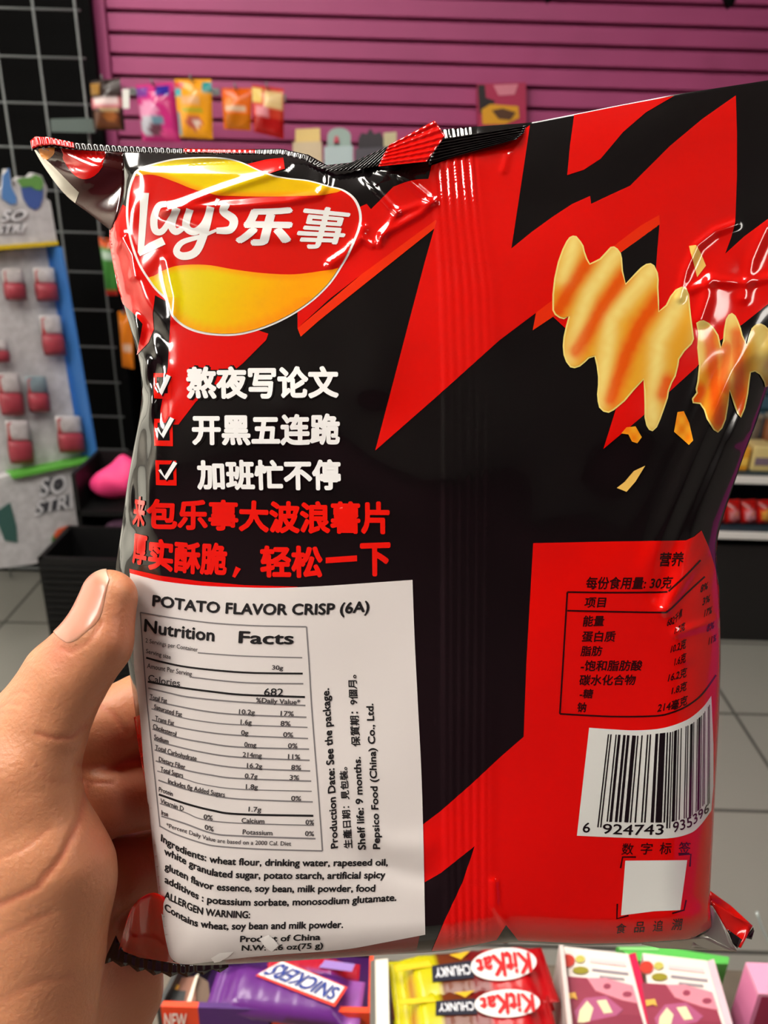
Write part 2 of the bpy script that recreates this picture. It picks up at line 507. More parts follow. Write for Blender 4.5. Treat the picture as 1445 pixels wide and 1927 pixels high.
class Print:
    """printed shapes that follow the film; layers keep the inks apart by a few hundredths of a millimetre"""
    def __init__(s): s.v = []; s.n = []; s.f = []; s.m = []; s.c = []; s.k = 0; s.mats = []
    def _mi(s, m):
        if m not in s.mats: s.mats.append(m)
        return s.mats.index(m)
    def tris(s, v, t, m, layer=1, L=7.0, color=None, clip=True):
        v, t = refine(v, t, L)
        if len(v) == 0: return s
        N = bag_N(v[:, 0], v[:, 1]); P = bag_P(v[:, 0], v[:, 1]) + N * ((0.55 + 0.42 * layer) * D0 / F)
        # wind towards the viewer
        a = v[t]
        ar = (a[:, 1, 0] - a[:, 0, 0]) * (a[:, 2, 1] - a[:, 0, 1]) - (a[:, 1, 1] - a[:, 0, 1]) * (a[:, 2, 0] - a[:, 0, 0])
        t = np.where((ar > 0)[:, None], t[:, ::-1], t); t = t[np.abs(ar) > 1e-5]
        s.v.append(P); s.n.append(N); s.f.append(t + s.k); s.k += len(v)
        s.m += [s._mi(m)] * len(t)
        if color is None: s.c.append(np.tile([0, 0, 0, 1.0], (len(v), 1)))
        else: s.c.append(np.c_[color(v[:, 0], v[:, 1]), np.ones(len(v))])
        return s
    def poly(s, pts, m, layer=1, L=7.0, color=None):
        v, t = poly_tris(pts); return s.tris(v, t, m, layer, L, color)
    def stroke(s, pts, w, m, layer=1, L=9.0):
        v, t = stroke_tris(pts, w); return s.tris(v, t, m, layer, L)
    def text(s, txt, base, top, m, layer=2, bold=0.0, mode='base', L=9.0):
        for q, (v, t) in enumerate(text_copies(txt, base, top, bold, mode)): s.tris(v, t, m, layer + q * .06, L)
        return s
    def build(s, name, parent, colors=False):
        return mesh_obj(name, np.concatenate(s.v), np.concatenate(s.f), s.mats, parent, s.m, np.concatenate(s.n),
                        np.concatenate(s.c) if colors else None)

FILM = dict(rough=0.14, spec=0.5, ior=1.5, coat=0.45)
BLACK = mat('black_film', (12, 9, 10), **FILM)
RED = mat('red_film', (214, 10, 4), **FILM)
RED2 = mat('orange_red_film', (226, 44, 6), **FILM)
WHITE = mat('white_ink', (232, 232, 230), **FILM)
INK = mat('dark_ink', (45, 4, 4), **FILM)
PICT = mat('picture_ink', (255, 255, 255), attr=True, **FILM)
FOIL = mat('silver_foil', (200, 196, 188), rough=0.28, metal=0.85)
PAPER = mat('paper_label', (214, 208, 206), rough=0.55, spec=0.3)
PINK = mat('label_ink', (26, 24, 26), rough=0.6, spec=0.2)
PGREY = mat('label_grey_ink', (120, 116, 118), rough=0.6, spec=0.2)

bag = empty('snack_bag', at_depth(820., 1050., D0 * 1.05))
tag(bag, 'large black and red crisp bag held up in the foreground, its back facing the viewer', 'crisp bag')

# ---- main film, viewer's side
nu, nv = 300, 380
U, V = np.meshgrid(np.linspace(0, 1, nu), np.linspace(0, 1, nv))
Y0 = 265 + V * (1795 - 265)
for _ in range(3):
    X = XLf(Y0) + U * (XRf(Y0) - XLf(Y0)); Y0 = YTf(X) + V * (YBf(X) - YTf(X))
X = X.ravel(); Y = Y0.ravel()
Pv = bag_P(X, Y); Nv = bag_N(X, Y)
idx = np.arange(nu * nv).reshape(nv, nu)
quads = np.stack([idx[:-1, :-1], idx[1:, :-1], idx[1:, 1:], idx[:-1, 1:]], -1).reshape(-1, 4)
pr = Print()
# print
BIGRED = [(560, 618), (620, 563), (680, 517), (822, 413), (800, 490), (770, 603), (706, 848), (828, 741), (939, 641), (1008, 589),
          (1002, 622), (1040, 596), (1150, 700), (1160, 765), (1135, 845), (1209, 783), (1310, 691), (1345, 648), (1400, 608), (1470, 552), (1520, 516), (1520, 380),
          (1445, 412), (1400, 445), (1364, 478), (1375, 448), (1383, 418), (1386, 330), (1386, 250), (1384, 180), (1320, 225), (1260, 275), (1215, 320), (1185, 350), (1150, 366),
          (1112, 384), (1110, 369), (1075, 385), (1040, 408), (1000, 437), (962, 468), (980, 350), (997, 236), (975, 252), (940, 262), (880, 286), (812, 312), (806, 337),
          (785, 338), (762, 343), (740, 352), (718, 374), (698, 394), (690, 384), (672, 392), (640, 400), (560, 500)]
pr.poly(BIGRED, RED, 1, 6)
pr.poly([(1080, 217), (1072, 275), (1067, 330), (1098, 320), (1130, 299), (1172, 249), (1215, 212), (1268, 181), (1170, 199)], RED, 1)
pr.poly([(1240, 423), (1236, 470), (1230, 555), (1180, 560), (1120, 512), (1167, 476)], BLACK, 2)
pr.poly([(1240, 405), (1241, 423), (1167, 476), (1140, 492), (1128, 486), (1165, 455), (1205, 425)], RED2, 2)
pr.poly([(560, 618), (680, 517), (822, 413), (818, 430), (690, 532), (600, 604), (566, 634)], RED2, 2)
pr.poly([(1002, 622), (1009, 588), (1046, 560), (1050, 590)], RED2, 2)
# red field at the left edge, around the badge
pr.poly([(322, 585), (350, 590), (420, 600), (505, 628), (501, 640), (457, 684), (369, 756), (336, 799), (302, 800), (302, 772), (310, 730), (316, 692), (319, 640)], RED, 1)
pr.poly([(206, 425), (232, 385), (250, 400), (300, 520), (322, 562), (318, 570), (292, 556), (288, 590), (290, 620), (280, 645), (258, 668), (264, 635), (268, 610), (252, 590), (232, 572), (222, 545), (214, 500), (206, 455)], RED, 1)
pr.poly([(464, 310), (500, 301), (533, 297), (536, 318), (505, 328)], RED, 1)
# lower red field
pr.poly([(1003, 1022), (1150, 1019), (1290, 1017), (1305, 1010), (1319, 998), (1333, 1030), (1345, 1070), (1352, 1105), (1354, 1200), (1352, 1350), (1345, 1480),
         (1339, 1600), (1334, 1700), (1338, 1744), (1300, 1766), (1200, 1773), (1100, 1775), (975, 1769), (952, 1740), (934, 1768), (900, 1776), (850, 1785), (812, 1789),
         (835, 1735), (870, 1660), (893, 1592), (860, 1618), (830, 1642), (799, 1660), (793, 1600), (793, 1553), (830, 1525), (890, 1472), (940, 1425), (985, 1386), (990, 1250)], RED, 1, 7)
# red rim under the label and at the lower left edge
pr.poly([(244, 1070), (300, 1083), (380, 1094), (460, 1101), (560, 1104), (560, 1112), (300, 1110), (246, 1090)], RED, 1)
pr.poly([(252, 1350), (264, 1345), (290, 1500), (330, 1700), (345, 1812), (318, 1795), (309, 1720), (296, 1620), (282, 1515), (264, 1420)], RED, 1)
pr.poly([(424, 1800), (560, 1792), (660, 1780), (790, 1758), (783, 1790), (721, 1796), (660, 1800), (520, 1808), (424, 1813)], mat('dull_red_film', (120, 36, 34), **FILM), 1)

# assemble the film with its print in one mesh
allv = np.concatenate([Pv] + pr.v); alln = np.concatenate([Nv] + pr.n)
k0 = len(Pv)
faces = [tuple(q) for q in quads] + [tuple(int(i) + k0 for i in f) for f in np.concatenate(pr.f)]
mats_ = [BLACK] + pr.mats
mi = [0] * len(quads) + [i + 1 for i in pr.m]
back_panel = mesh_obj('back_panel', allv, faces, mats_, bag, mi, alln)

# ---- far side of the bag (the picture side)
nu2, nv2 = 60, 70
U2, V2 = np.meshgrid(np.linspace(0, 1, nu2), np.linspace(0, 1, nv2))
Y2 = 265 + V2 * (1795 - 265)
for _ in range(3):
    X2 = XLf(Y2) + U2 * (XRf(Y2) - XLf(Y2)); Y2 = YTf(X2) + V2 * (YBf(X2) - YTf(X2))
bul = (16 * U2 * (1 - U2) * V2 * (1 - V2)) ** 0.7
h2 = bag_h(X2.ravel(), Y2.ravel()).reshape(X2.shape) * (1 - np.clip(bul * 4, 0, 1)) - 300 * bul - 20 * np.clip(bul * 4, 0, 1)
P2 = at_depth(X2, Y2, D0 * (1 - h2 / F))
front_panel = MB().grid(P2, flip=True).build('front_panel', RED, bag)

# ---- corner flap at the top left, seal strip along the top
def sheet(name, pts_rows, m, parent, thick=0.00008):
    o = MB().grid(pts_rows).build(name, m, parent)
    md = o.modifiers.new('film', 'SOLIDIFY'); md.thickness = thick; md.offset = 0
    return o
def px3(x, y, h): return at_depth(np.asarray(x, float), np.asarray(y, float), D0 * (1 - np.asarray(h, float) / F))

# flap: rows run from the tip towards the bag
tip_top = smooth_pts([(60, 270), (95, 272), (140, 277), (190, 281), (232, 288)], 6)
tip_bot = smooth_pts([(62, 278), (84, 316), (124, 368), (168, 402), (211, 436)], 6)
n = len(tip_top); ROWS = []
for j in range(25):
    t = j / 24
    q = tip_top * (1 - t) + tip_bot * t
    s_ = np.linspace(0, 1, n)
    x = q[:, 0] + 10 * np.sin(t * np.pi) * s_
    hh = -38 - 22 * t - 26 * (1 - s_) * t + 20 * np.sin(t * 2.6) * s_ + 9 * np.sin(s_ * 9 + t * 5) * np.sin(np.pi * t) + 6 * np.exp(-((t - .22) / .1) ** 2)
    ROWS.append(px3(x, q[:, 1], hh))
flap = sheet('corner_flap', ROWS, mat('maroon_reflection_film', (58, 12, 12), **FILM), bag)  # red film with its dark brown reflection put into the colour
def flap_pt(s, t, off=1.2):
    i = s * (n - 1); a = ROWS; j = t * 24
    i0, j0 = min(int(i), n - 2), min(int(j), 23); fi, fj = i - i0, j - j0
    p = (a[j0][i0] * (1 - fi) * (1 - fj) + a[j0][i0 + 1] * fi * (1 - fj) + a[j0 + 1][i0] * (1 - fi) * fj + a[j0 + 1][i0 + 1] * fi * fj)
    return p + (CAM - p) * off / F
def flap_patch(name, m, s0, s1, t0f, t1f, k=14):
    rows = [[flap_pt(s, t0f(s) + (t1f(s) - t0f(s)) * r / 8) for s in np.linspace(s0, s1, k)] for r in range(9)]
    return MB().grid(np.array(rows)).build(name, m, bag)
o = flap_patch('flap_print', RED, 0.36, 0.80, lambda s: 0.0, lambda s: 0.05 + 0.52 * math.sin(math.pi * (s - .33) / .47) ** .6 if .36 < s < .80 else 0.05)
o['label'] = 'red printed patch on the corner flap'
o = flap_patch('flap_picture', mat('crumb_ink', (240, 150, 20), **FILM), 0.08, 0.30, lambda s: 0.05, lambda s: 0.05 + 0.75 * math.sin(math.pi * (s - .05) / .28))
o['label'] = 'orange printed crumb on the corner flap'
# silver inside showing along the lower rim
o = flap_patch('flap_lining', FOIL, 0.03, 0.60, lambda s: 0.80 - .1 * math.sin(math.pi * s / .6), lambda s: 0.995)
o['label'] = 'silver lining along the rim of the corner flap'

# crimped seal strips
def seal(name, top, bot, m, parent, h0, ribs, amp, rows=4, tilt=0.0, jag=0.0):
    top = np.asarray(top, float); bot = np.asarray(bot, float)
    k = ribs * 6
    u = np.linspace(0, 1, k + 1)
    T = polyline_at(top, u); B = polyline_at(bot, u)
    R = []
    for j in range(rows + 1):
        t = j / rows
        q = T + (B - T) * t
        if jag and j == rows: q = q + np.c_[np.zeros(k + 1), jag * np.abs(((u * ribs * 0.5) % 1) - .5) * 2]
        hh = np.interp(u, np.linspace(0, 1, len(h0)), h0) + amp * np.sin(u * ribs * 2 * np.pi) + tilt * (t - .5) + .25 * amp * np.sin(u * 97 + 2)
        R.append(px3(q[:, 0], q[:, 1], hh))
    return sheet(name, R, m, parent)
s1 = seal('top_seal', [(57, 266), (66, 258), (90, 259), (140, 269), (230, 275), (330, 279), (450, 281), (530, 280), (578, 291)], [(60, 284), (75, 279), (100, 277), (140, 282), (230, 287), (330, 289), (450, 291), (530, 291), (575, 302)],
          [BLACK], bag, [-40, -30, -26, -22, -22, -20, -16], 46, 1.3, tilt=6)
o = seal('seal_print', [(57, 265), (66, 257), (90, 258), (138, 268)], [(60, 280), (75, 274), (100, 272), (140, 279)], RED, bag, [-36, -27, -24], 10, 1.3, tilt=6)
o['label'] = 'red printed end of the top seal'
o = seal('seal_print', [(345, 280), (480, 282)], [(345, 286), (480, 288)], RED, bag, [-16, -13], 14, 1.3, tilt=6)
o['label'] = 'red printed stretch of the top seal'
o = seal('seal_fold', [(578, 290), (615, 311), (660, 306), (735, 273), (815, 228)], [(575, 303), (615, 322), (660, 321), (712, 312), (745, 300)], BLACK, bag, [-18, -8, -6, 4, 10], 22, 2.0, tilt=12)

# folded-over end of the seal at the back seam, with ribs along its length
def ribbed(name, A, B, m, ribs, amp, h0, h1, k=28):
    """A, B: opposite edges; ribs run from A to B"""
    A = np.asarray(A, float); B = np.asarray(B, float); R = []
    u = np.linspace(0, 1, ribs * 8 + 1)
    for j in range(k + 1):
        t = j / k
        q = polyline_at(A, u) * (1 - t) + polyline_at(B, u) * t
        hh = h0 + (h1 - h0) * t + amp * np.sin(u * ribs * 2 * np.pi) + 22 * (u - .5) + .5 * np.sin(t * 40 + u * 31)
        R.append(px3(q[:, 0], q[:, 1], hh))
    return sheet(name, R, m, bag)
o = ribbed('seam_end', [(733, 272), (722, 291), (712, 313)], [(818, 227), (838, 255), (803, 304)], RED, 6, 2.0, 22, 30)
o['label'] = 'red ribbed end of the seam folded into the top seal'
o = ribbed('seam_end', [(828, 262), (815, 285), (806, 308)], [(990, 236), (986, 250), (972, 262)], BLACK, 7, 2.0, 10, 10)
o['label'] = 'black crimped end of the seam under the top edge'

# lower left corner: film folded back, and the jagged black bottom seal
R = []
tp = smooth_pts([(234, 1748), (246, 1712), (265, 1690), (290, 1680), (312, 1690)], 5); bt = smooth_pts([(218, 1806), (240, 1800), (270, 1806), (305, 1818), (340, 1822)], 5)
for j in range(13):
    t = j / 12; q = tp * (1 - t) + bt * t; s_ = np.linspace(0, 1, len(q))
    R.append(px3(q[:, 0], q[:, 1], -84 - 150 * t + 30 * s_ ** 1.5 + 8 * np.sin(t * 3.0) + 4 * np.sin(s_ * 16 + t * 2)))
o = sheet('bottom_fold', R, RED, bag); o['label'] = 'red film folded back at the lower left corner'
o = seal('bottom_seal', [(218, 1760), (232, 1790), (262, 1802), (300, 1808), (345, 1816), (430, 1812)],
         [(197, 1806), (230, 1812), (262, 1822), (300, 1830), (345, 1832), (430, 1820)], BLACK, bag, [-176, -170, -160, -140, -130], 15, 0.8, rows=5, tilt=2, jag=8)
o['label'] = 'black bottom seal with a jagged cut edge'
# lower right corner: silver inside and the red corner of the far side
def sheet_poly(name, quad, hs, m, k=10, wav=4):
    (a, b, c, d) = [np.array(q, float) for q in quad]; R = []
    for j in range(k + 1):
        t = j / k; row = []
        for i in range(k + 1):
            s = i / k
            q = (a * (1 - s) + b * s) * (1 - t) + (d * (1 - s) + c * s) * t
            hh = (hs[0] * (1 - s) + hs[1] * s) * (1 - t) + (hs[3] * (1 - s) + hs[2] * s) * t + wav * math.sin(s * 5 + t * 4)
            row.append(px3(q[0], q[1], hh))
        R.append(row)
    return sheet(name, np.array(R), m, bag)
o = sheet_poly('corner_flap', [(1333, 1674), (1376, 1705), (1416, 1742), (1334, 1702)], (-110, -120, -120, -100), RED)
o = sheet_poly('corner_flap', [(1332, 1690), (1416, 1742), (1394, 1784), (1386, 1782)], (-105, -118, -100, -95), RED)
o['label'] = 'red corner of the far side at the lower right'
o = sheet_poly('corner_tip', [(1417, 1745), (1419, 1752), (1414, 1768), (1402, 1765)], (-116, -118, -116, -112), BLACK, 4, 1)
o = sheet_poly('corner_edge', [(1368, 1748), (1396, 1768), (1387, 1785), (1379, 1776)], (-92, -98, -94, -90), BLACK, 5, 1)
o = sheet_poly('corner_lining', [(1332, 1698), (1345, 1712), (1386, 1790), (1300, 1784)], (-90, -88, -84, -70), FOIL)
o = sheet_poly('corner_lining', [(1205, 1776), (1330, 1762), (1386, 1791), (1240, 1784)], (-70, -64, -80, -84), FOIL)
# ------------------------------------------------------------------ printed badge
OUT = [(260, 319), (292, 308), (337, 299), (404, 297), (449, 304), (498, 325), (540, 335), (580, 340), (621, 351), (647, 358), (668, 373), (679, 396), (680, 422), (670, 452),
       (647, 497), (621, 536), (584, 571), (539, 600), (490, 621), (442, 632), (389, 630), (350, 618), (324, 596), (314, 568), (288, 541), (260, 497), (245, 455), (238, 407), (241, 362), (249, 334)]
outl = smooth_pts(OUT, 5, True)
cen = outl.mean(0)
inner = cen + (outl - cen) * 0.978
bd = Print()
LOGO_RED = mat('badge_red_ink', (206, 16, 6), **FILM)
bd.poly(outl, WHITE, 2, 7)
bd.poly(inner, LOGO_RED, 3, 7)
top_y = [(252, 333), (288, 330), (329, 343), (367, 358), (412, 368), (479, 371), (554, 371), (602, 368), (650, 361)]
ty = smooth_pts(top_y, 5)
ov = [p for p in inner if p[1] < np.interp(p[0], ty[:, 0], ty[:, 1])]
ov = sorted(ov, key=lambda p: p[0])
def yel_top(x, y):
    a = np.array(lin((222, 196, 6))); b = np.array(lin((226, 178, 6)))
    t = sstep(300, 640, x)[:, None]; c = a * (1 - t) + b * t
    d = np.interp(x, ty[:, 0], ty[:, 1]) - y
    k = (1 - sstep(0, 14, d))[:, None] * .8
    return c * (1 - k) + np.array(lin((236, 128, 8))) * k
bd.poly([tuple(p) for p in ty if ov[0][0] <= p[0] <= ov[-1][0]][::-1] + [tuple(p) for p in ov], PICT, 4, 6, yel_top)
low = smooth_pts([(290, 520), (329, 502), (386, 499), (442, 508), (498, 515), (554, 517), (610, 510), (640, 504)], 5)
lv = [p for p in inner if p[1] > np.interp(p[0], low[:, 0], low[:, 1]) and p[1] > 495]
lv = sorted(lv, key=lambda p: math.atan2(p[1] - 505, p[0] - 460))
def yel_low(x, y):
    a = np.array(lin((220, 200, 4))); b = np.array(lin((246, 160, 6))); e = np.array(lin((240, 130, 10)))
    t = sstep(360, 600, x + (y - 520) * .5)[:, None]; c = a * (1 - t) + b * t
    d = y - np.interp(x, low[:, 0], low[:, 1]); k = (1 - sstep(0, 16, d))[:, None] * .6
    c = c * (1 - k) + e * k
    r = np.min(np.hypot(x[:, None] - inner[None, ::2, 0], y[:, None] - inner[None, ::2, 1]), 1)
    k = ((1 - sstep(0, 26, r)) * (y > 560))[:, None] * .6
    return c * (1 - k) + e * k
bd.poly([tuple(p) for p in low if lv[-1][0] - 4 < p[0] < lv[0][0] + 4] + [tuple(p) for p in lv], PICT, 4, 6, yel_low)
bo = bd.build('printed_badge', bag, True); bo['label'] = 'printed red and yellow oval badge with a white rim'
lt = Print(); LW = mat('lettering_white', (226, 226, 224), **FILM)
def st(pts, w, n=6): lt.stroke(smooth_pts(pts, n), [q * 1.3 for q in w], LW, 5, 6)
st([(273, 364), (271, 400), (266, 476)], [13, 11, 9])
st([(262, 479), (284, 466), (309, 454)], [7, 12, 12])
st([(314, 386), (300, 389), (291, 412), (293, 434), (305, 437), (318, 420), (330, 394)], [9, 10, 11, 10, 9, 8, 8])
st([(333, 392), (324, 424), (332, 437), (346, 430)], [11, 11, 10, 7])
st([(358, 394), (351, 426), (366, 437), (384, 424), (396, 396)], [11, 11, 11, 10, 9])
st([(397, 390), (386, 436), (370, 474), (346, 483), (333, 474), (344, 457), (378, 446), (408, 434)], [11, 12, 12, 11, 10, 8, 6, 4])
st([(428, 384), (421, 398), (440, 415), (434, 433), (408, 435)], [10, 12, 13, 11, 8])
st([(411, 375), (405, 388)], [6, 4])
lt.text('乐', [(440, 464), (546, 463)], [(462, 387), (562, 391)], LW, 5, 0.05, 'bbox', 6)
lt.text('事', [(552, 469), (642, 470)], [(572, 386), (664, 396)], LW, 5, 0.018, 'bbox', 6)
lt.build('badge_lettering', bo)['label'] = 'white lettering on the badge'

# ------------------------------------------------------------------ slogan rows
sl = Print(); SW = mat('slogan_white', (240, 240, 240), **FILM)
OUTL = mat('slogan_black', (8, 5, 6), **FILM)  # black ink around the letters and inside the tick boxes
for txt, b, t in [('熬夜写论文', [(352, 751), (490, 752), (638, 750)], [(350, 690), (490, 689), (637, 689)]),
                  ('开黑五连跪', [(362, 838), (500, 839), (640, 838)], [(361, 779), (500, 779), (640, 778)]),
                  ('加班忙不停', [(372, 922), (500, 923), (642, 923)], [(369, 865), (500, 865), (641, 864)])]:
    sl.text(txt, [(x + 1, y + 3) for x, y in b], [(x + 1, y - 3) for x, y in t], OUTL, 2, 0.085, 'bbox')
    sl.text(txt, b, t, SW, 3, 0.042, 'bbox', 7)
SR = mat('slogan_red', (226, 22, 10), **FILM)
sl.text('包乐事大波浪薯片', [(276, 997), (420, 999), (520, 1004), (734, 1006)], [(277, 938), (420, 940), (560, 943), (733, 943)], SR, 3, 0.042, 'bbox', 7)
sl.text('来', [(250, 990), (273, 993)], [(254, 932), (276, 936)], SR, 3, 0.04, 'bbox', 7)
sl.text('实酥脆', [(279, 1072), (350, 1080), (427, 1084)], [(281, 1012), (350, 1018), (429, 1022)], SR, 3, 0.042, 'bbox', 7)
sl.text('厚', [(250, 1060), (276, 1066)], [(252, 1003), (279, 1009)], SR, 3, 0.04, 'bbox', 7)
sl.stroke([(449, 1068), (440, 1086)], [11, 6], SR, 3)
sl.text('轻松', [(490, 1087), (608, 1088)], [(489, 1026), (607, 1027)], SR, 3, 0.042, 'bbox', 7)
sl.poly([(613, 1049), (672, 1045), (672, 1056), (613, 1060)], SR, 3)
sl.text('下', [(678, 1085), (735, 1084)], [(677, 1022), (735, 1020)], SR, 3, 0.042, 'bbox', 7)
sl.build('slogan_lettering', bag)['label'] = 'white and red slogan printed below the badge'
for q, (x0, y0, x1, y1, c) in enumerate([(289, 702, 321, 750, [(297, 722), (303, 741), (318, 707)]), (290, 788, 325, 839, [(297, 806), (306, 822), (325, 787)]),
                                          (293, 866, 332, 913, [(301, 884), (312, 900), (331, 870)])]):
    cb = Print()
    cb.poly([(x0, y0), (x1, y0 + 1), (x1 + 1, y1 + 1), (x0 + 1, y1)], SR, 2)
    cb.poly([(x0 + 7, y0 + 8), (x1 - 6, y0 + 8), (x1 - 5, y1 - 10), (x0 + 8, y1 - 10)], OUTL, 3)
    v, t = stroke_tris(c, [8, 14, 13]); cb.tris(v, t, OUTL, 4)
    v, t = stroke_tris(c, [5, 8, 8]); cb.tris(v, t, SW, 5)
    cb.build('check_box', bag)['label'] = 'red box with a white tick'

# ------------------------------------------------------------------ chip picture
def Z(pts, o=(960, 440), k=485 / 1445): return [(o[0] + x * k, o[1] + y * k) for x, y in pts]
CH1 = Z([(235, 430), (235, 340), (245, 250), (265, 160), (290, 90), (312, 45), (330, 20), (350, 12), (370, 15), (395, 45), (410, 70), (416, 100), (430, 140), (445, 168), (470, 155), (500, 140), (560, 75), (580, 72), (600, 85), (618, 110), (625, 140), (630, 210), (645, 280), (700, 220), (730, 190),
         (760, 170), (785, 166), (805, 178), (825, 220), (830, 260), (828, 300), (832, 380), (832, 434), (870, 400), (895, 350), (925, 315), (960, 298), (985, 305), (1000, 340), (1005, 400), (1010, 450), (1022, 540), (1028, 590), (1015, 620), (975, 660), (945, 705), (940, 740), (925, 800), (905, 835), (888, 880),
         (882, 920), (865, 970), (840, 1040), (820, 1085), (795, 1108), (775, 1100), (760, 1075), (750, 1030), (750, 960), (748, 880), (745, 820), (690, 880), (640, 940), (580, 990), (550, 1005), (520, 998), (497, 975), (488, 940), (485, 900), (490, 850), (490, 800), (482, 740), (470, 690), (440, 700), (420, 720), (390, 745), (360, 755), (335, 750), (312, 720),
         (297, 680), (293, 630), (297, 580), (310, 520), (325, 465), (300, 480), (275, 474), (248, 455)])
CH2 = Z([(1040, 500), (1060, 488), (1080, 485), (1110, 500), (1140, 530), (1165, 570), (1180, 640), (1190, 600), (1195, 540), (1205, 480), (1220, 455), (1240, 445), (1260, 460), (1275, 490), (1290, 530), (1300, 570), (1322, 622), (1335, 570), (1350, 530), (1375, 508), (1400, 503), (1425, 515), (1450, 540), (1500, 600), (1530, 700),
         (1500, 800), (1450, 850), (1425, 860), (1418, 830), (1395, 790), (1368, 772), (1345, 778), (1338, 830), (1330, 900), (1312, 980), (1290, 1032), (1270, 1010), (1250, 960), (1225, 880), (1218, 960), (1205, 1040), (1185, 1090), (1160, 1115), (1135, 1100), (1100, 1040), (1085, 990), (1060, 955), (1020, 950), (1015, 925), (1040, 890),
         (1036, 870), (1045, 830), (1055, 740), (1045, 640), (1050, 560)])
OR = [Z(p) for p in ([(440, 150), (340, 300), (270, 430)], [(635, 235), (520, 400), (430, 560), (365, 660)], [(825, 370), (720, 520), (640, 700), (560, 930)],
                     [(880, 830), (850, 900)], [(1110, 570), (1140, 800), (1165, 1050)], [(1262, 560), (1270, 760), (1295, 980)], [(1215, 640), (1190, 860)], [(1060, 880), (1030, 935)])]
YE = [Z(p) for p in ([(355, 50), (300, 250)], [(590, 110), (440, 330), (330, 690)], [(790, 200), (560, 480), (510, 940)], [(970, 330), (830, 600), (790, 1060)],
                     [(1075, 500), (1060, 700)], [(1240, 470), (1225, 800)], [(1400, 540), (1420, 760)])]
def chip_col(x, y):
    o = np.min([seg_dist(x, y, p) for p in OR], 0); l = np.min([seg_dist(x, y, p) for p in YE], 0)
    n = 0.5 + 0.5 * np.sin(x / 5.1 + 2 * np.sin(y / 11)) * np.sin(y / 6.7 + x / 13)
    f = np.clip(np.exp(-(o / 17) ** 2) * 1.15 + .14 * n - .12, 0, 1)[:, None]
    g = np.clip(np.exp(-(l / 17) ** 2) * (.8 + .22 * n), 0, 1)[:, None]
    base = np.array(lin((224, 160, 38))); c = base * (1 - f) + np.array(lin((222, 84, 6))) * f
    g = g * (1 - .8 * f)
    return c * (1 - g) + np.array(lin((240, 218, 126))) * g
def edge_col(x, y): return np.tile(np.array(lin((238, 216, 124))), (len(x), 1))
def crumb_col(x, y):
    n = (0.5 + 0.5 * np.sin(x / 4.1) * np.sin(y / 5.3))[:, None]
    return np.array(lin((240, 128, 12))) * (1 - n) + np.array(lin((246, 170, 40))) * n
def shrink(p, k):
    p = np.array(p); n = len(p); t = np.roll(p, -1, 0) - np.roll(p, 1, 0); t /= np.maximum(np.linalg.norm(t, axis=1), 1e-6)[:, None]
    ar = np.sum(p[:, 0] * np.roll(p[:, 1], -1) - np.roll(p[:, 0], -1) * p[:, 1])
    return p + np.c_[-t[:, 1], t[:, 0]] * k * np.sign(ar)
def chip(name, out, label):
    c = Print()
    c.poly(out, PICT, 3, 6, edge_col)
    c.poly(shrink(out, 3.0), PICT, 4, 4.5, chip_col)
    c.build(name, bag, True)['label'] = label
chip('chip_picture', CH1, 'printed picture of a large wavy crisp with four ridges')
chip('chip_picture', CH2, 'printed picture of a smaller wavy crisp at the right edge')
for p in ([(935, 1000), (970, 995), (1000, 1060), (1025, 1160), (1000, 1185), (915, 1110)], [(620, 1120), (650, 1085), (700, 1080), (735, 1140), (710, 1175), (680, 1165), (660, 1125)]):
    c = Print(); c.poly(Z(p), PICT, 3, 6, crumb_col); c.build('crumb_picture', bag, True)['label'] = 'printed orange crumb'
for p in ([(595, 1425), (640, 1390), (690, 1330), (755, 1300), (700, 1390), (650, 1447)], [(1000, 70), (1040, 65), (1070, 120), (1095, 180), (1045, 245), (1025, 170)]):
    c = Print(); c.poly(Z(p), PICT, 3, 6, lambda x, y: np.tile(np.array(lin((236, 190, 96))), (len(x), 1))); c.build('crumb_picture', bag, True)['label'] = 'printed pale crumb'

# ------------------------------------------------------------------ printed nutrition table on the red field
nt_ = Print()
def T(txt, b, t, mode='bbox', bold=0.024, m=INK, layer=2): nt_.text(txt, b, t, m, layer, bold, mode, 8)
T('营养', [(1238, 1066), (1284, 1066)], [(1242, 1039), (1288, 1038)])
T('每份食用量: 30克', [(1101, 1109), (1200, 1109), (1262, 1108)], [(1104, 1085), (1200, 1085), (1268, 1084)])
T('项目', [(1098, 1144), (1138, 1143)], [(1101, 1124), (1141, 1124)])
T('能量', [(1095, 1179), (1135, 1178)], [(1098, 1158), (1138, 1158)])
T('蛋白质', [(1093, 1208), (1156, 1208)], [(1096, 1187), (1159, 1187)])
T('脂肪', [(1091, 1235), (1131, 1234)], [(1094, 1215), (1134, 1215)])
T('-饱和脂肪酸', [(1091, 1263), (1206, 1262)], [(1094, 1242), (1210, 1242)])
T('碳水化合物', [(1088, 1290), (1194, 1289)], [(1091, 1269), (1197, 1269)])
T('-糖', [(1089, 1314), (1114, 1314)], [(1092, 1296), (1117, 1296)])
T('钠', [(1084, 1340), (1101, 1340)], [(1087, 1321), (1104, 1321)])
T('682千焦', [(1253, 1180), (1268, 1175), (1282, 1160)], [(1257, 1162), (1271, 1154), (1284, 1142)])
T('1.7克', [(1268, 1194), (1287, 1186)], [(1271, 1178), (1289, 1169)])
T('10.2克', [(1260, 1230), (1289, 1220)], [(1264, 1212), (1291, 1200)])
T('1.6克', [(1267, 1254), (1289, 1246)], [(1270, 1236), (1291, 1226)])
T('16.2克', [(1255, 1284), (1290, 1274)], [(1259, 1266), (1293, 1254)])
T('1.8克', [(1262, 1308), (1290, 1299)], [(1265, 1291), (1293, 1280)])
